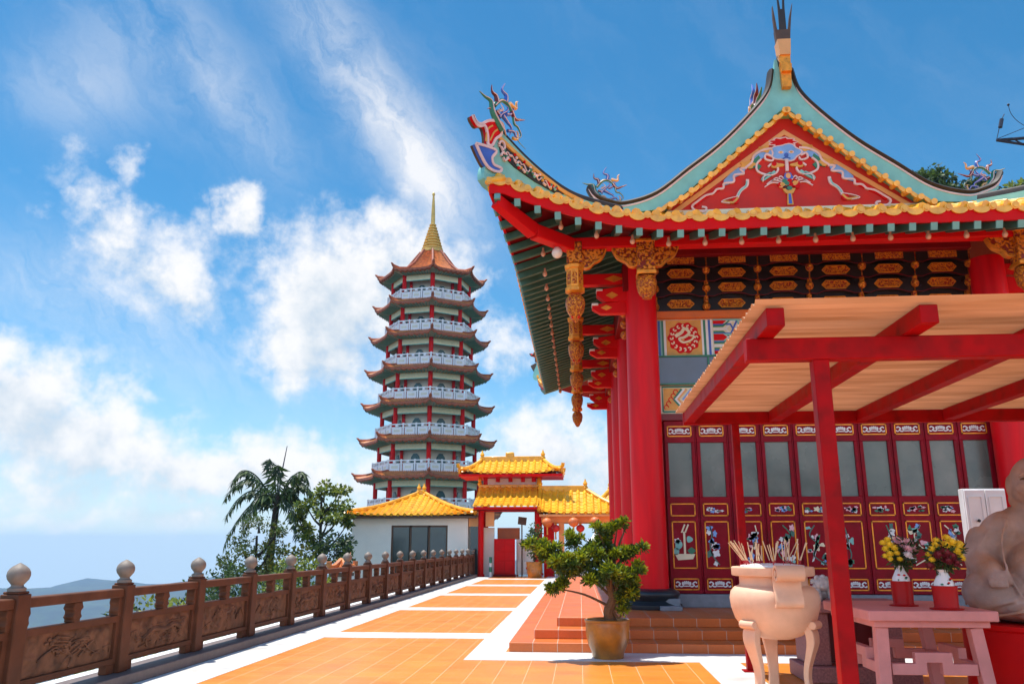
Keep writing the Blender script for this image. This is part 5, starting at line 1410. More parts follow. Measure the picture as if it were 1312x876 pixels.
# potted plant by the gate
o = thing('potted_shrub', 'dark narrow shrub in a tan pot at the foot of the gate pillar', 'potted plant', (-2.3, 42.6, 0))
m = MB(); m.lathe([(.3, .004), (.36, .2), (.4, .6), (.42, .78), (.36, .78), (.34, .7), (.0, .7)], (-2.3, 42.6, 0), 20); m.build('pot', M['pot'], o)
m = MB(); rng = random.Random(5)
for q in range(16): leaves(m, (-2.3 + rng.uniform(-.45, .45) * (1 - q / 20), 42.6 + rng.uniform(-.3, .3), 1.1 + q * .09), (.26, .26, .26), 40, .16, rng)
m.build('foliage', [M['leafA'], M['leafC']], o, smooth=0)
m = MB(); m.tube([(-2.3, 42.6, .7), (-2.32, 42.6, 1.4), (-2.28, 42.6, 2.2)], [.06, .05, .02], 6); m.build('stem', M['bark'], o)

# ------------------------------------------------------------------ incense urn
U = Vector((2.06, 9.35, 0)); o = thing('incense_urn', 'large sandy three legged incense urn with scroll handles', 'incense urn', U)
prof = [(.02, .64), (.15, .645), (.26, .68), (.35, .75), (.42, .85), (.455, .96), (.465, 1.05), (.45, 1.12), (.41, 1.165), (.36, 1.185), (.352, 1.2), (.352, 1.275), (.40, 1.28), (.425, 1.285), (.43, 1.30), (.43, 1.365), (.42, 1.375), (.36, 1.375), (.35, 1.34), (.02, 1.33)]
m = MB(); m.lathe(prof, U, 56); m.build('bowl', M['urn'], o)
m = MB(); m.lathe([(.345, 1.335), (.33, 1.39), (.2, 1.405), (.02, 1.41)], (U.x, U.y, 0), 28); m.build('ash', M['ash'], o)
for a in (R(215), R(325), R(90)):
    d = Vector((cos(a), sin(a), 0)); t_ = Vector((-d.y, d.x, 0)); m = MB()
    pr = curve([(.36, .80), (.40, .72), (.405, .62), (.37, .5), (.335, .38), (.325, .26), (.35, .12), (.40, .02)], 6)
    wd = [.085, .085, .08, .065, .055, .05, .055, .075]; V = []; n = len(pr)
    F = []
    for i, (r_, z) in enumerate(pr):
        q = i / (n - 1) * 7; j = min(int(q), 6); w = lerp(wd[j], wd[j + 1], q - j); th = w * 1.05
        for s1, s2 in ((-1, -1), (1, -1), (1, 1), (-1, 1)): V.append(U + d * (r_ - .03 + s2 * th * .5) + t_ * (s1 * w) + Vector((0, 0, max(.004, z))))
    for i in range(n - 1):
        for q in range(4): F.append((4 * i + q, 4 * i + (q + 1) % 4, 4 * i + 4 + (q + 1) % 4, 4 * i + 4 + q))
    F += [(3, 2, 1, 0), (4 * n - 4, 4 * n - 3, 4 * n - 2, 4 * n - 1)]
    m.add(V, F); 
    C = U + d * .415 + Vector((0, 0, .80)); m.tube([C - t_ * .095, C + t_ * .095], .042, 12); m.build('leg', M['urn'], o, bevel=.01)
for a in (R(-86), R(94)):
    d = Vector((cos(a), sin(a), 0)); t_ = Vector((-d.y, d.x, 0)); m = MB()
    sp = [(.545 + (.075 - .0115 * i) * cos(-1.9 - i * .52 + 3.7) , 1.30 + (.075 - .0115 * i) * sin(-1.9 - i * .52 + 3.7)) for i in range(6)][::-1]
    pts = curve(sp + [(.47, 1.345)] if False else [(.545, 1.30), (.565, 1.315), (.56, 1.335), (.535, 1.335), (.52, 1.305), (.535, 1.268), (.575, 1.26), (.615, 1.29), (.615, 1.35), (.57, 1.385), (.51, 1.375), (.475, 1.32), (.465, 1.24), (.475, 1.16), (.51, 1.08), (.52, 1.03), (.50, 1.0), (.47, 1.005)], 6)
    m.ribbon(pts, .026, lambda r_, z, dd: tuple(U + d * r_ + t_ * (dd - .14) + Vector((0, 0, z))), .28); m.build('handle', M['urn'], o)
rng = random.Random(8)
for k in range(38):
    a = rng.uniform(0, 2 * pi); r_ = .3 * rng.random() ** .5
    b0 = Vector((U.x + r_ * cos(a), U.y + r_ * sin(a), 1.40)); lean = Vector((rng.gauss(0, .05) + .28 * (b0.x - U.x), rng.gauss(0, .05), 0)); ln = rng.uniform(.16, .27)
    if k < 9: b0.x = U.x - .24 - .06 * rng.random(); b0.y = U.y - .05 + rng.uniform(-.08, .08); lean = Vector((-.14 - .05 * rng.random(), rng.uniform(-.03, .03), 0)); ln = .2 + .05 * rng.random()
    tp = b0 + lean * (ln / .25) + Vector((0, 0, ln)); m = MB(); m.tube([b0 - Vector((0, 0, .02)), b0.lerp(tp, .18)], .0035, 5, 1); m.tube([b0.lerp(tp, .18), tp], rng.uniform(.0042, .0062), 6, 0)
    tag(m.build('incense_stick', [M['stick'], M['stickred']], loc=b0), 'thin pale incense stick standing in the ash of the urn', 'incense stick', 'incense sticks in the urn')

# ------------------------------------------------------------------ canopy
o = thing('shade_canopy', 'red steel framed canopy with corrugated peach sheet roof in the right foreground', 'canopy', (4, 9, 0))
cm, nt, b, N, K = newmat('peach_corrugated_sheet')
geo = N('ShaderNodeNewGeometry'); mp = N('ShaderNodeMapping'); mp.inputs['Scale'].default_value = (.5, 9, 1); K(geo.outputs['Position'], mp.inputs[0])
n1 = N('ShaderNodeTexNoise'); n1.inputs['Scale'].default_value = 1.5; n1.inputs['Detail'].default_value = 6; K(mp.outputs[0], n1.inputs['Vector'])
cr = N('ShaderNodeValToRGB'); cr.color_ramp.elements[0].color = (.36, .17, .075, 1); cr.color_ramp.elements[0].position = .3; cr.color_ramp.elements[1].color = (.62, .335, .185, 1); cr.color_ramp.elements[1].position = .7; K(n1.outputs['Fac'], cr.inputs[0])
K(cr.outputs[0], b.inputs['Base Color']); b.inputs['Roughness'].default_value = .5
tr = N('ShaderNodeBsdfTranslucent'); K(cr.outputs[0], tr.inputs['Color']); mx = N('ShaderNodeMixShader'); mx.inputs[0].default_value = .2
K(b.outputs[0], mx.inputs[1]); K(tr.outputs[0], mx.inputs[2]); K(mx.outputs[0], nt.nodes['Material Output'].inputs['Surface'])
m = MB(); CY0, CY1 = 6.22, 11.74; NW = 44
Vt = []; Fq = []
for i in range(NW * 6 + 1):
    y = lerp(CY0, CY1, i / (NW * 6)); z = 3.43 + .017 * cos(2 * pi * i / 6)
    for x in (1.39, 3., 5., 7.): Vt.append((x + .004 * sin(i * .7), y, z))
for i in range(NW * 6):
    for q in range(3): Fq.append((4 * i + q, 4 * i + q + 1, 4 * i + q + 5, 4 * i + q + 4))
m.add(Vt, Fq); m.build('corrugated_sheet', cm, o)
for x in (1.56, 2.72, 3.9, 5.05, 6.2):
    m = MB(); m.box(x - .07, 6.32, 3.255, x + .07, 11.56, 3.405); m.build('rafter', M['canred'], o, bevel=.008)
m = MB(); m.box(1.40, 6.70, 3.07, 6.9, 6.83, 3.254); m.build('beam', M['canred'], o, bevel=.008)
m = MB(); m.box(1.48, 11.561, 3.235, 6.9, 11.66, 3.405); m.build('beam', M['canred'], o, bevel=.008)
for x, y, w in ((1.99, 6.765, .064), (6.3, 6.765, .064), (2.19, 11.61, .05), (6.3, 11.61, .05)):
    m = MB(); m.box(x - w, y - w, .02, x + w, y + w, 3.069 if y < 8 else 3.234); p_ = m.build('post', M['canred'], o, bevel=.008)
    m = MB(); m.box(x - w - .05, y - w - .05, .005, x + w + .05, y + w + .05, .0195); m.build('foot_plate', M['canred'], p_)

# ------------------------------------------------------------------ offering table, vases
o = thing('offering_table', 'pink stone offering table with stepped fretwork rails', 'table', (3.3, 9.1, 0))
m = MB(); m.box(2.70, 8.36, .905, 3.88, 9.86, 1.0); m.build('tabletop', M['pinkstone'], o, bevel=.01)
m = MB(); m.box(2.76, 8.42, .845, 3.82, 9.8, .904); m.build('apron', M['pinkstone'], o, bevel=.006)
for x in (2.84, 3.70):
    for y in (8.5, 9.7):
        m = MB(); s_ = .1 if x > 3.2 else -.02; m.bar((x + s_, y, .005), (x, y, .844), .115, .115, 0, (0, 1, 0)); m.build('leg', M['pinkstone'], o, bevel=.008)
fr = [(2.9, .52), (3.12, .52), (3.12, .62), (3.46, .62), (3.46, .52), (3.68, .52), (3.68, .42), (3.36, .42), (3.36, .53), (3.22, .53), (3.22, .42), (2.9, .42)]
for y in (8.46, 9.66):
    m = MB(); m.plate(fr, lambda a, b, d: (a, y + d, b), .08); m.build('fret_rail', M['pinkstone'], o, bevel=.005)
for x in (2.80, 3.68):
    m = MB(); f2 = [(lerp(8.56, 9.64, (a - 2.9) / .78), b) for a, b in fr]; m.plate(f2, lambda a, b, d: (x + d, a, b), .08); m.build('fret_rail', M['pinkstone'], o, bevel=.005)

def vase_set(x, y, z, r, h, seed, heads, lab, tilt=0):
    o = thing('bucket', lab[0], 'bucket', (x, y, z))
    m = MB(); m.lathe([(r * 1.3, .002), (r * 1.32, .012), (r * .98, .018), (r * .93, .03), (r * 1.0, h), (r * .93, h), (r * .86, .04), (.01, .035)], (x, y, z), 28); m.build('body', M['redfl'], o)
    o = thing('vase', lab[1], 'vase', (x, y, z + .04))
    m = MB(); m.lathe([(r * .6, .045), (r * .8, .1), (r * .84, h - .03), (r * .78, h + .03), (r * .45, h + .10), (r * .38, h + .125), (r * .48, h + .15), (r * .4, h + .15), (r * .3, h + .1), (.01, h)], (x, y, z), 24); b_ = m.build('body', M['porcelain'], o)
    m = MB(); rg_ = random.Random(seed)
    for k in range(7): m.ball((x + rg_.uniform(-.5, .4) * r, y - r * (.74 if k % 2 else .6), z + h + .02 + rg_.uniform(-.01, .05)), (.015, .012, .009), k % 3, 7, 5)
    m.build('painted_flower', [M['red'], M['green'], M['dark']], b_)
    o = thing('bouquet', lab[2], 'bouquet', (x, y, z + h + .12))
    m = MB(); fm = MB(); leaves(fm, (x + .02, y, z + h + .25), (.13, .12, .13), 260, .075, rg_, (0, 1), .2, 3.); leaves(fm, (x + .06, y, z + h + .33), (.16, .12, .08), 150, .07, rg_, (0, 1), .2, 3.)
    for (dx, dy, dz, rr, mt) in heads:
        c = Vector((x + dx, y + dy, z + dz)); rr *= 1.22; m.tube([(x, y, z + h + .08), (x + dx * .5, y + dy * .5, z + lerp(h + .1, dz, .6)), c], .004, 5)
        f = MB()
        ax = Vector((dx * 1.5, -.5 + dy, .55)).normalized(); a1 = ax.cross(Vector((0, 0, 1))).normalized(); a2 = ax.cross(a1)
        for ring, (nr, rf, up) in enumerate(((13, 1., .0), (10, .75, .28), (7, .45, .45))):
            for q in range(nr):
                w = 2 * pi * q / nr + ring * .3 + rg_.uniform(-.1, .1); dd = a1 * cos(w) + a2 * sin(w); s2 = ax.cross(dd)
                p = c + ax * up * rr; e = c + dd * rr * rf + ax * (up + .15) * rr
                f.add([p - s2 * rr * .06, p.lerp(e, .6) - s2 * rr * .17, e, p.lerp(e, .6) + s2 * rr * .17, p + s2 * rr * .06], [(0, 1, 2, 3, 4)], 0)
        f.ball(c + ax * rr * .3, rr * .42, 0, 9, 6); f.build('flower', mt, o, smooth=0)
    m.build('stems', M['leafA'], o); fm.build('foliage', [M['leafC'], M['leafA']], o, smooth=0)
Yw, Pk, Wh, Mr = M['ydaisy'], M['pdaisy'], M['wdaisy'], M['maroonfl']
vase_set(3.27, 9.02, 1.0, .105, .245, 1, [(-.09, -.05, .60, .04, Yw), (-.13, -.03, .56, .037, Yw), (-.06, -.08, .57, .038, Yw), (-.11, -.08, .51, .036, Yw), (-.14, 0, .62, .035, Yw), (-.05, -.1, .52, .03, Yw), (-.15, -.06, .49, .03, Yw), (-.09, 0, .65, .036, Yw), (-.03, -.11, .46, .028, Yw), (-.12, -.1, .46, .027, Yw),
    (.04, -.04, .61, .055, Pk), (.1, -.02, .62, .055, Pk), (.07, -.08, .56, .05, Pk), (.14, -.02, .57, .05, Pk), (.01, 0, .64, .05, Pk), (.16, .02, .53, .04, Pk), (.05, -.12, .50, .042, Wh), (.1, .04, .6, .05, Pk)],
    ('red bucket holding the vase of pink and yellow flowers', 'white vase sitting in the rear red bucket under the pink flowers', 'bouquet of pink and yellow daisies with one white bloom'))
vase_set(3.50, 8.56, 1.0, .115, .22, 2, [(.04, -.05, .60, .046, Yw), (.1, -.05, .62, .05, Yw), (.15, -.04, .58, .05, Yw), (.12, -.08, .54, .046, Yw), (.17, -.02, .53, .044, Yw), (.19, 0, .6, .05, Yw), (.08, 0, .66, .046, Yw), (-.04, -.03, .6, .04, Yw), (-.08, -.02, .56, .036, Yw), (-.11, 0, .51, .03, Yw), (-.1, -.04, .46, .03, Yw), (.16, -.08, .48, .04, Yw), (-.02, 0, .64, .036, Yw),
    (.01, -.1, .52, .055, Mr), (-.05, -.09, .5, .05, Mr), (.06, -.1, .49, .05, Mr), (.02, -.1, .45, .05, Mr), (-.13, -.05, .4, .045, Mr), (.1, -.09, .43, .04, Mr)],
    ('red bucket on the table corner beside the statue', 'white vase sitting in the front red bucket under the maroon flowers', 'bouquet of yellow blooms over dark maroon flowers'))

# ------------------------------------------------------------------ stone altar with grey figurine behind the urn
o = thing('stone_altar', 'dark pink granite altar with a recessed front behind the urn', 'altar', (3.2, 11.1, 0))
m = MB(); m.box(2.72, 10.7, .80, 3.95, 11.5, .93); m.build('slab', M['granite'], o, bevel=.015)
for x in (2.74, 3.6):
    m = MB(); m.box(x, 10.78, .19, x + .26, 11.42, .799); m.build('pillar', M['granite'], o, bevel=.015)
m = MB(); m.box(2.66, 10.66, .004, 4.0, 11.5, .189); m.build('plinth', M['granite'], o, bevel=.015)
m = MB(); m.box(3.0, 11.1, .19, 3.6, 11.4, .799); m.build('recess_panel', M['darkred'], o)
o = thing('stone_lion', 'small grey and white carved stone lion crouching on the altar', 'statuette', (3.02, 11.0, .93))
m = MB(); c = Vector((3.02, 11., .931)); m.ball(c + Vector((.0, .1, .1)), (.12, .17, .1), 0, 14, 10); m.ball(c + Vector((-.02, -.08, .2)), (.095, .09, .09), 0, 14, 10)
for q in range(14):
    a = q * .7; m.ball(c + Vector((-.02 + .09 * cos(a), -.04 + .05 * sin(q * 2.1), .2 + .08 * sin(a))), .034, 0, 9, 7)
m.ball(c + Vector((-.02, -.15, .17)), (.05, .045, .04), 0, 10, 8); m.ball(c + Vector((-.07, -.1, .27)), .025, 0, 8, 6); m.ball(c + Vector((.03, -.1, .27)), .025, 0, 8, 6)
lb = m.build('body', M['lionstone'], o)
for dx in (-.08, .07):
    m = MB(); m.tube([c + Vector((dx, -.06, .14)), c + Vector((dx * 1.1, -.12, .05)), c + Vector((dx * 1.1, -.15, .02))], [.045, .038, .04], 10); m.build('leg', M['lionstone'], o)
m = MB(); m.tube(curve([c + Vector((.05, .24, .08)), c + Vector((.1, .28, .2)), c + Vector((.03, .25, .28))], 5), [.035, .04, .045, .05, .05, .055, .05, .045, .04, .03, .01], 8); m.build('tail', M['lionstone'], o)

# ------------------------------------------------------------------ laughing monk statue on its pedestal
o = thing('pedestal', 'round bright red pedestal under the seated stone statue', 'pedestal', (4.78, 9.35, 0))
m = MB(); m.lathe([(.80, .004), (.80, .06), (.77, .08), (.765, .76), (.79, .78), (.79, .82)], (4.78, 9.35, 0), 48); m.build('drum', M['pedestal'], o)
SX, SY, SZ = 4.80, 9.35, .821
m = MB()
def P3(x, y, z): return (SX + x, SY + y, SZ + z)
def ell(x, y, z, a, b, c_, rz=0, ry=0): m.ball(P3(x, y, z), (a, b, c_), 0, 28, 18, Matrix.Rotation(rz, 3, 'Z') @ Matrix.Rotation(ry, 3, 'Y'))
ell(0, 0, .10, .80, .62, .12)                       # robe hem
ell(0, .05, .62, .56, .42, .46)                      # torso
ell(0, -.22, .50, .44, .36, .38)                     # belly
ell(0, .06, .98, .47, .33, .26)                      # shoulders
ell(-.43, -.02, .86, .21, .24, .30, 0, .5); ell(.43, -.02, .86, .21, .24, .30, 0, -.5)
ell(-.52, -.30, .30, .34, .30, .26, .5); ell(.50, -.30, .28, .36, .32, .24, -.5)       # knees
ell(-.15, -.52, .14, .3, .16, .11); ell(.25, -.5, .14, .3, .16, .11)
m.tube(curve([P3(-.54, -.0, .85), P3(-.62, -.22, .62), P3(-.56, -.46, .50), P3(-.50, -.56, .46)], 6), [.20, .20, .2, .19, .185, .18, .17, .165, .155, .15, .14, .135, .13, .12, .11, .1, .09, .08, .07], 14)
m.tube(curve([P3(.54, -.0, .85), P3(.62, -.25, .62), P3(.56, -.48, .55), P3(.36, -.58, .56)], 6), [.20, .20, .2, .19, .185, .18, .17, .165, .155, .15, .14, .135, .13, .12, .11, .1, .09, .08, .07], 14)
ell(-.5, -.55, .44, .13, .1, .09); ell(.36, -.58, .54, .13, .1, .09)
for k in range(4):                                   # fingers resting on the knee
    m.tube([P3(-.50 + .045 * k - .07, -.58, .46), P3(-.50 + .045 * k - .07, -.66, .42), P3(-.50 + .045 * k - .07, -.68, .36)], [.03, .028, .02], 8)
    m.tube([P3(.36 + .04 * k - .06, -.58, .56), P3(.34 + .04 * k - .06, -.64, .53), P3(.33 + .04 * k - .06, -.66, .48)], [.03, .028, .02], 8)
ell(0, -.02, 1.17, .25, .22, .14); ell(0, -.1, 1.2, .2, .18, .1)                    # neck
HX = (-.02, -.08, 1.43)
ell(HX[0], HX[1], HX[2], .245, .255, .275); ell(HX[0], HX[1] - .05, HX[2] - .1, .235, .22, .17); ell(HX[0], HX[1] - .1, HX[2] - .2, .16, .14, .08)
for s_ in (-1, 1):
    ell(HX[0] + .24 * s_, HX[1] + .03, HX[2] - .04, .045, .075, .12); ell(HX[0] + .245 * s_, HX[1] + .0, HX[2] - .18, .035, .045, .07)
    ell(HX[0] + .12 * s_, HX[1] - .2, HX[2] - .07, .085, .07, .07)
    m.tube(curve([P3(HX[0] + .03 * s_, HX[1] - .262, HX[2] + .055), P3(HX[0] + .1 * s_, HX[1] - .258, HX[2] + .085), P3(HX[0] + .17 * s_, HX[1] - .215, HX[2] + .045)], 5), .018, 8)
ell(HX[0], HX[1] - .27, HX[2] - .04, .05, .05, .055); ell(HX[0], HX[1] - .26, HX[2] + .0, .028, .035, .06)
m.tube(curve([P3(HX[0] - .1, HX[1] - .23, HX[2] - .12), P3(HX[0], HX[1] - .275, HX[2] - .165), P3(HX[0] + .1, HX[1] - .23, HX[2] - .12)], 6), .02, 8)
m.tube(curve([P3(HX[0] - .07, HX[1] - .23, HX[2] - .175), P3(HX[0], HX[1] - .265, HX[2] - .2), P3(HX[0] + .07, HX[1] - .23, HX[2] - .175)], 6), .02, 8)
for pts, r_ in (([(-.34, -.2, 1.05), (-.42, -.42, .8), (-.40, -.56, .5), (-.3, -.6, .25)], .018), ([(.34, -.2, 1.05), (.42, -.42, .8), (.42, -.56, .5), (.34, -.6, .25)], .018),
    ([(-.5, -.2, .95), (-.66, -.35, .7), (-.72, -.4, .4), (-.78, -.3, .15)], .018), ([(-.72, -.1, .7), (-.78, -.2, .45), (-.82, -.1, .15)], .018), ([(-.2, -.5, .3), (-.45, -.6, .22), (-.7, -.5, .14)], .022),
    ([(-.1, -.6, .22), (-.4, -.66, .12), (-.7, -.5, .06)], .022), ([(.2, -.5, .3), (.45, -.6, .22), (.7, -.5, .14)], .022), ([(.1, -.6, .22), (.4, -.66, .12), (.7, -.5, .06)], .022), ([(.72, -.1, .7), (.78, -.2, .45), (.82, -.1, .15)], .018)):
    m.tube(curve([P3(*p) for p in pts], 6), r_, 8)
tmp = m.build('monk_tmp', M['statue'])
rm = tmp.modifiers.new('r', 'REMESH'); rm.mode = 'VOXEL'; rm.voxel_size = .016
sm = tmp.modifiers.new('s', 'SMOOTH'); sm.factor = .5; sm.iterations = 7
dg = bpy.context.evaluated_depsgraph_get(); dg.update()
me = bpy.data.meshes.new_from_object(tmp.evaluated_get(dg)); me.name = 'seated_monk_statue'
bpy.data.objects.remove(tmp)
Rt = Matrix.Rotation(R(-24), 4, 'Z')
for v in me.vertices: q_ = Rt @ (Vector(v.co) - Vector((SX, SY, SZ))); v.co = (q_.x, q_.y, q_.z)
me.materials.clear(); me.materials.append(M['statue'])
me.polygons.foreach_set('use_smooth', [True] * len(me.polygons))
st = bpy.data.objects.new('seated_statue', me); COL.objects.link(st); st.location = (SX + .12, SY, SZ)
tag(st, 'brownish stone statue of a seated laughing bald monk with a round belly', 'statue')
# eyes cut as dark slits follow the statue
E_ = MB()
for s_ in (-1, 1):
    C = [Rt @ (Vector((HX[0] + .1 * s_ + dx, HX[1] - .238 + .9 * dx * dx * 8, HX[2] + .028 - 4 * dx * dx))) + Vector((SX, SY, SZ)) for dx in (-.05, -.025, 0, .025, .05)]
    E_.tube(C, [.006, .012, .014, .012, .006], 6)
e_ = E_.build('eye', M['brown'], loc=(SX, SY, SZ)); e_.parent = st; e_.location = (0, 0, 0); e_.scale = (1, 1, 1)

# white cupboard door and green pot plant behind the statue
o = thing('white_cabinet', 'white two door cabinet with dark knobs standing against the maroon doors', 'cabinet', (6.03, 13.1, 0))
m = MB(); m.box(5.74, 13.0, .43, 6.36, 13.14, 2.42); 
cb = m.build('body', M['white'], o, bevel=.01)
for x in (5.755, 6.055):
    m = MB(); m.box(x, 12.97, .5, x + .29, 12.998, 2.4); d_ = m.build('door', M['white'], o, bevel=.006)
    m = MB(); m.ribbon([(x + .05, .7), (x + .24, .7), (x + .24, 2.3), (x + .05, 2.3), (x + .05, .7)], .02, lambda a, b, d: (a, 12.955 + d, b), .014); m.build('moulding', M['white'], d_)
    m = MB(); m.ball((x + (.15), 12.94, 1.95), .024, 0, 10, 8); m.build('knob', M['dark'], d_)
m = MB(); m.box(5.72, 12.96, .0, 6.38, 13.2, .429); m.build('base', M['white'], o)
o = thing('potted_fern', 'bright green fern behind the shoulder of the statue', 'fern', (5.5, 11.2, 0))
m = MB(); m.lathe([(.16, .004), (.2, 1.2), (.24, 1.5), (.2, 1.5), (.18, 1.4), (0.01, 1.4)], (5.5, 11.2, 0), 18); m.build('pot', M['ltblue'], o)
m = MB(); rng = random.Random(4)
for k in range(34):
    a = rng.uniform(0, 2 * pi); L_ = rng.uniform(.25, .48); d = Vector((cos(a), sin(a), rng.uniform(.5, 1.4))).normalized(); p = Vector((5.5, 11.2, 1.48)); C = [p, p + d * L_ * .6, p + d * L_ + Vector((cos(a), sin(a), -.5)) * .1]
    s2 = d.cross(Vector((0, 0, 1))).normalized() * .022
    m.add([C[0] - s2 * .4, C[1] - s2, C[2], C[1] + s2, C[0] + s2 * .4], [(0, 1, 3, 4), (1, 2, 3)], k % 2)
m.build('fronds', [M['leafD'], M['leafA']], o, smooth=0)

# ------------------------------------------------------------------ air
hz = MB(); hz.box(-5600, -5600, -720, 5600, 5600, 62)
hm = bpy.data.materials.new('haze'); hm.use_nodes = True; nt = hm.node_tree; nt.nodes.remove(nt.nodes['Principled BSDF'])
pv = nt.nodes.new('ShaderNodeVolumePrincipled'); pv.inputs['Color'].default_value = (.42, .63, 1., 1); pv.inputs['Density'].default_value = 1.15e-4; pv.inputs['Anisotropy'].default_value = .1
nt.links.new(pv.outputs[0], nt.nodes['Material Output'].inputs['Volume'])
USE_HAZE = True
if USE_HAZE: hz.build('haze', hm, kind='stuff', smooth=0)

# ------------------------------------------------------------------ sun, sky, camera
SUN = Vector((-.25, .10, 1)).normalized(); EL = math.asin(SUN.z); AZ = math.atan2(SUN.x, SUN.y)
sl = bpy.data.lights.new('sun', 'SUN'); sl.energy = 4.4; sl.angle = R(.5); sl.color = (1., .955, .88)
so = bpy.data.objects.new('sun', sl); COL.objects.link(so); so.rotation_euler = (-SUN).to_track_quat('-Z', 'Y').to_euler(); so.location = (0, 0, 60)
W = bpy.data.worlds.new('World'); SC.world = W; W.use_nodes = True; nt = W.node_tree; N = nt.nodes.new; K = nt.links.new
bg = nt.nodes['Background']
tc = N('ShaderNodeTexCoord'); nrm = N('ShaderNodeVectorMath'); nrm.operation = 'NORMALIZE'; K(tc.outputs['Generated'], nrm.inputs[0])
sp = N('ShaderNodeSeparateXYZ'); K(nrm.outputs[0], sp.inputs[0])
def mth(op, a, b=None, c=None, clamp=False):
    n = N('ShaderNodeMath'); n.operation = op; n.use_clamp = clamp
    for i, q in enumerate((a, b, c)):
        if q is None: continue
        if isinstance(q, (int, float)): n.inputs[i].default_value = q
        else: K(q, n.inputs[i])
    return n.outputs[0]
def mrange(x, a, b, c=0., d=1., typ='SMOOTHSTEP'):
    n = N('ShaderNodeMapRange'); n.interpolation_type = typ; K(x, n.inputs[0])
    for i, q in enumerate((a, b, c, d)): n.inputs[1 + i].default_value = q
    return n.outputs[0]
zc_ = mth('MAXIMUM', sp.outputs[2], .02); cv = N('ShaderNodeCombineXYZ'); K(sp.outputs[0], cv.inputs[0]); K(sp.outputs[1], cv.inputs[1]); K(zc_, cv.inputs[2])
sky = N('ShaderNodeTexSky'); sky.sky_type = 'NISHITA'; sky.sun_disc = False; sky.sun_elevation = EL; sky.sun_rotation = AZ; sky.altitude = 1400; sky.air_density = 1.0; sky.dust_density = .6; sky.ozone_density = 1.6
K(cv.outputs[0], sky.inputs['Vector'])
hs = N('ShaderNodeHueSaturation'); hs.inputs['Hue'].default_value = SKY_HUE; hs.inputs['Saturation'].default_value = SKY_SAT; hs.inputs['Value'].default_value = SKY_VAL; K(sky.outputs[0], hs.inputs['Color'])
az = mth('MULTIPLY', mth('ARCTAN2', sp.outputs[0], sp.outputs[1]), 180 / pi); el = mth('MULTIPLY', mth('ARCSINE', sp.outputs[2]), 180 / pi)
cb = N('ShaderNodeCombineXYZ'); K(az, cb.inputs[0]); K(el, cb.inputs[1])
def noise(sc, det, rough=.55, vec=None, scale3=None):
    n = N('ShaderNodeTexNoise'); n.inputs['Scale'].default_value = sc; n.inputs['Detail'].default_value = det; n.inputs['Roughness'].default_value = rough
    K(vec or cb.outputs[0], n.inputs['Vector']); return n
# gentle warp so blobs get billowy outlines
wn = noise(.22, 5, .6); wv = N('ShaderNodeVectorMath'); wv.operation = 'MULTIPLY_ADD'; K(wn.outputs['Color'], wv.inputs[0]); wv.inputs[1].default_value = (6.5, 5., 0); 
ofs = N('ShaderNodeVectorMath'); ofs.operation = 'ADD'; K(cb.outputs[0], ofs.inputs[0]); ofs.inputs[1].default_value = (-3.25, -2.5, 0); K(ofs.outputs[0], wv.inputs[2])
CL = [(-17.3, 17.6, 6.14, 4.96, 1), (-18.9, 13.2, 5.43, 3.54, 0.95), (-13, 19.8, 4.72, 3.3, 0.95), (-11, 14.5, 5.9, 5.9, 0.85), (-34.0, 21.2, 2.24, 2.83, 0.72), (-31.6, 19.2, 3.78, 2.83, 0.8), (-28.0, 17.0, 4.25, 3.3, 0.85), (-31.4, 22.9, 1.65, 2.12, 0.68), (-24.1, 21.8, 2.12, 2.36, 0.9), (-35.5, 8.4, 4.96, 4.25, 1), (-31.6, 5.8, 5.19, 2.83, 1), (-37.5, 10.5, 2.83, 2.83, 0.9), (-25.6, 4.8, 7.08, 2.12, 1), (-20.5, 5.0, 5.9, 2.36, 1), (-14, 5, 5.9, 3.54, 0.75), (-33, 1.6, 4.72, 1.06, 0.7), (-26.5, 1.7, 5.9, 1.3, 0.75), (-18, 1.2, 7.08, 1.42, 0.6), (-2.2, 6.2, 5.9, 4.01, 0.95), (-4.6, 13.6, 2.83, 2.83, 0.75), (4, 5, 7.08, 4.72, 0.9), (-29, 8.9, 2.83, 1.06, 0.6), (18, 4, 11.8, 4.72, 0.8), (-48, 8, 10.62, 5.9, 0.9), (-60, 16, 11.8, 4.72, 0.8), (40, 8, 16.52, 5.9, 0.9), (70, 14, 18.88, 7.08, 0.85), (120, 12, 23.6, 9.44, 0.9), (170, 15, 21.24, 8.26, 0.9), (-110, 12, 23.6, 8.26, 0.9), (-150, 20, 18.88, 8.26, 0.8), (-13.5, 16.5, 5, 5, 0.9), (-8.5, 18.5, 3, 3.4, 0.75), (-30, 18, 5, 3.2, 0.55), (-9, 9.5, 5, 2.4, 0.7), (-34, 11, 6, 2, 0.6), (-33, 3.2, 7, 2.0, 0.72), (-23, 2.2, 8, 1.4, 0.62), (-31, 17.5, 5.5, 3.4, 0.62), (-25.5, 19.5, 3.5, 2.6, 0.6), (-36, 22.5, 3, 2, 0.5), (-12, 23.5, 4, 2.6, 0.5), (-34, 6.5, 6, 4, 0.95), (-28, 5, 5, 3, 0.9), (-17, 15.5, 5.5, 5, 0.95), (-29.5, 18, 4.5, 3, 0.75), (-22, 6, 5, 2.2, 0.8)]
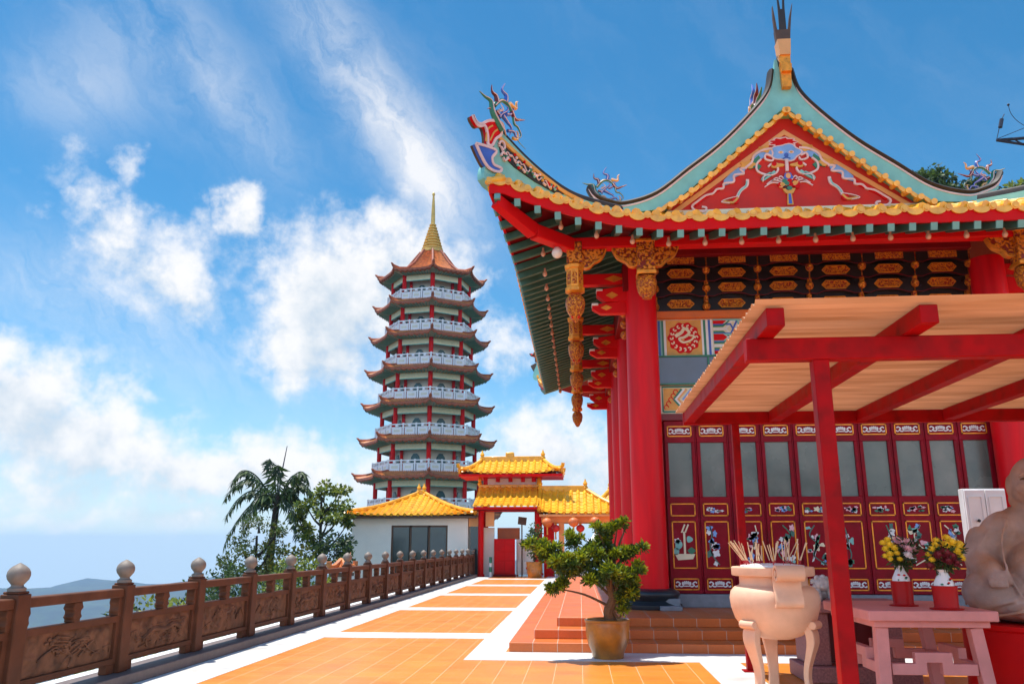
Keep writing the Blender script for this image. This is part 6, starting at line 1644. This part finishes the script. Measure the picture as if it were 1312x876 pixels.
def field(vec):
    s = N('ShaderNodeSeparateXYZ'); K(vec, s.inputs[0]); acc = None
    for a, e, ra, re, w in CL:
        dx = mth('MULTIPLY', mth('SUBTRACT', s.outputs[0], a), 1 / ra); dy = mth('MULTIPLY', mth('SUBTRACT', s.outputs[1], e), 1 / re)
        d = mth('ADD', mth('MULTIPLY', dx, dx), mth('MULTIPLY', dy, dy)); g_ = mth('MULTIPLY', mth('EXPONENT', mth('MULTIPLY', d, -.75)), w)
        acc = g_ if acc is None else mth('MAXIMUM', acc, g_)
    return acc
base = field(wv.outputs[0])
up = N('ShaderNodeVectorMath'); up.operation = 'ADD'; K(wv.outputs[0], up.inputs[0]); up.inputs[1].default_value = (-.5, 2.1, 0); baseU = field(up.outputs[0])
fn_ = noise(.42, 13, .6); fnb = noise(.16, 6, .55)
nz = mth('ADD', mth('MULTIPLY', fn_.outputs['Fac'], .95), mth('MULTIPLY', fnb.outputs['Fac'], .2))
dens = mth('ADD', base, mth('MULTIPLY', mth('SUBTRACT', nz, .575), 1.0))
south = mrange(sp.outputs[1], .15, -.35)
dens = mth('ADD', dens, mth('MULTIPLY', south, .22))  # extra cloud cover added out of view as fill light
cum = mrange(dens, .36, .92)
# streaky high cloud, drawn out along one slanting direction
cs = N('ShaderNodeCombineXYZ'); K(mth('MULTIPLY', mth('SUBTRACT', mth('MULTIPLY', az, .73), mth('MULTIPLY', el, .68)), .06), cs.inputs[0]); K(mth('MULTIPLY', mth('ADD', mth('MULTIPLY', az, .68), mth('MULTIPLY', el, .73)), .19), cs.inputs[1])
cw = N('ShaderNodeVectorMath'); cw.operation = 'MULTIPLY_ADD'; K(wn.outputs['Color'], cw.inputs[0]); cw.inputs[1].default_value = (.5, 1.1, 0); K(cs.outputs[0], cw.inputs[2])
c1 = noise(1., 10, .66, cw.outputs[0]); c2 = noise(.09, 3, .5)
CI = [(-15.5, 30.0, 9.5, 2.6, R(-43), .85), (-10.5, 24.5, 4.5, 2.2, R(-50), .7), (-26, 29, 7, 2.4, R(-40), .45), (-33, 30.5, 4, 4, 0, .25), (-36, 27, 4, 2.5, 0, .3), (-25, 12.5, 14, 3.5, R(-12), .35), (-33, 15, 8, 3, 0, .35), (-60, 35, 15, 6, R(-40), .4), (60, 40, 20, 7, R(-30), .4), (150, 40, 30, 9, R(-20), .4)]
acc = None
for a, e, ra, re, th, w in CI:
    dx, dy = mth('SUBTRACT', az, a), mth('SUBTRACT', el, e)
    u = mth('ADD', mth('MULTIPLY', dx, cos(th) / ra), mth('MULTIPLY', dy, sin(th) / ra)); v = mth('ADD', mth('MULTIPLY', dx, -sin(th) / re), mth('MULTIPLY', dy, cos(th) / re))
    g_ = mth('MULTIPLY', mth('EXPONENT', mth('MULTIPLY', mth('ADD', mth('MULTIPLY', u, u), mth('MULTIPLY', v, v)), -1.)), w); acc = g_ if acc is None else mth('ADD', acc, g_)
cir = mth('MULTIPLY', acc, mrange(c1.outputs['Fac'], .28, .68), None, True)
cir = mth('MULTIPLY', mth('ADD', cir, mth('MULTIPLY', mrange(c1.outputs['Fac'], .45, .75), .05)), .85)
# colours
shade = mrange(mth('ADD', mth('MULTIPLY', baseU, .8), mth('MULTIPLY', mth('SUBTRACT', fn_.outputs['Fac'], .5), -1.4)), .3, 1.05)
ccol = N('ShaderNodeMix'); ccol.data_type = 'RGBA'; K(shade, ccol.inputs[0]); ccol.inputs[6].default_value = (*CLOUD_HI, 1); ccol.inputs[7].default_value = (*CLOUD_LO, 1)
hzm = N('ShaderNodeMix'); hzm.data_type = 'RGBA'; K(mrange(el, 14, -2, 0, .72), hzm.inputs[0]); K(hs.outputs[0], hzm.inputs[6]); hzm.inputs[7].default_value = (*HORIZON, 1)
m1 = N('ShaderNodeMix'); m1.data_type = 'RGBA'; K(cir, m1.inputs[0]); K(hzm.outputs[2], m1.inputs[6]); m1.inputs[7].default_value = (*CLOUD_HI, 1)
m2 = N('ShaderNodeMix'); m2.data_type = 'RGBA'; K(mth('MULTIPLY', cum, mrange(el, -1.5, 3.5, .25, .96)), m2.inputs[0]); K(m1.outputs[2], m2.inputs[6]); K(ccol.outputs[2], m2.inputs[7])
sg = N('ShaderNodeVectorMath'); sg.operation = 'SCALE'; K(m2.outputs[2], sg.inputs[0]); K(mth('ADD', 1., mth('MULTIPLY', south, SOUTH_GAIN)), sg.inputs[3])
K(sg.outputs[0], bg.inputs['Color']); bg.inputs['Strength'].default_value = SKY_STR

cam = bpy.data.cameras.new('camera'); co = bpy.data.objects.new('camera', cam); COL.objects.link(co)
co.location = (0, 0, 1.6); co.rotation_euler = (R(90 + 13.9), 0, R(4.6)); cam.sensor_width = 36; cam.lens = 1050 / 1312 * 36; cam.clip_start = .1; cam.clip_end = 30000
SC.camera = co
vs = SC.view_settings; vs.view_transform = 'Standard'; vs.look = 'None'; vs.gamma = 1; vs.use_curve_mapping = False; vs.exposure = EXPO
SC.render.resolution_x, SC.render.resolution_y = 1024, 683
cy = SC.cycles; cy.max_bounces = 8; cy.diffuse_bounces = 4; cy.glossy_bounces = 3; cy.transmission_bounces = 4; cy.volume_bounces = 1; cy.use_denoising = True; cy.sample_clamp_indirect = 6
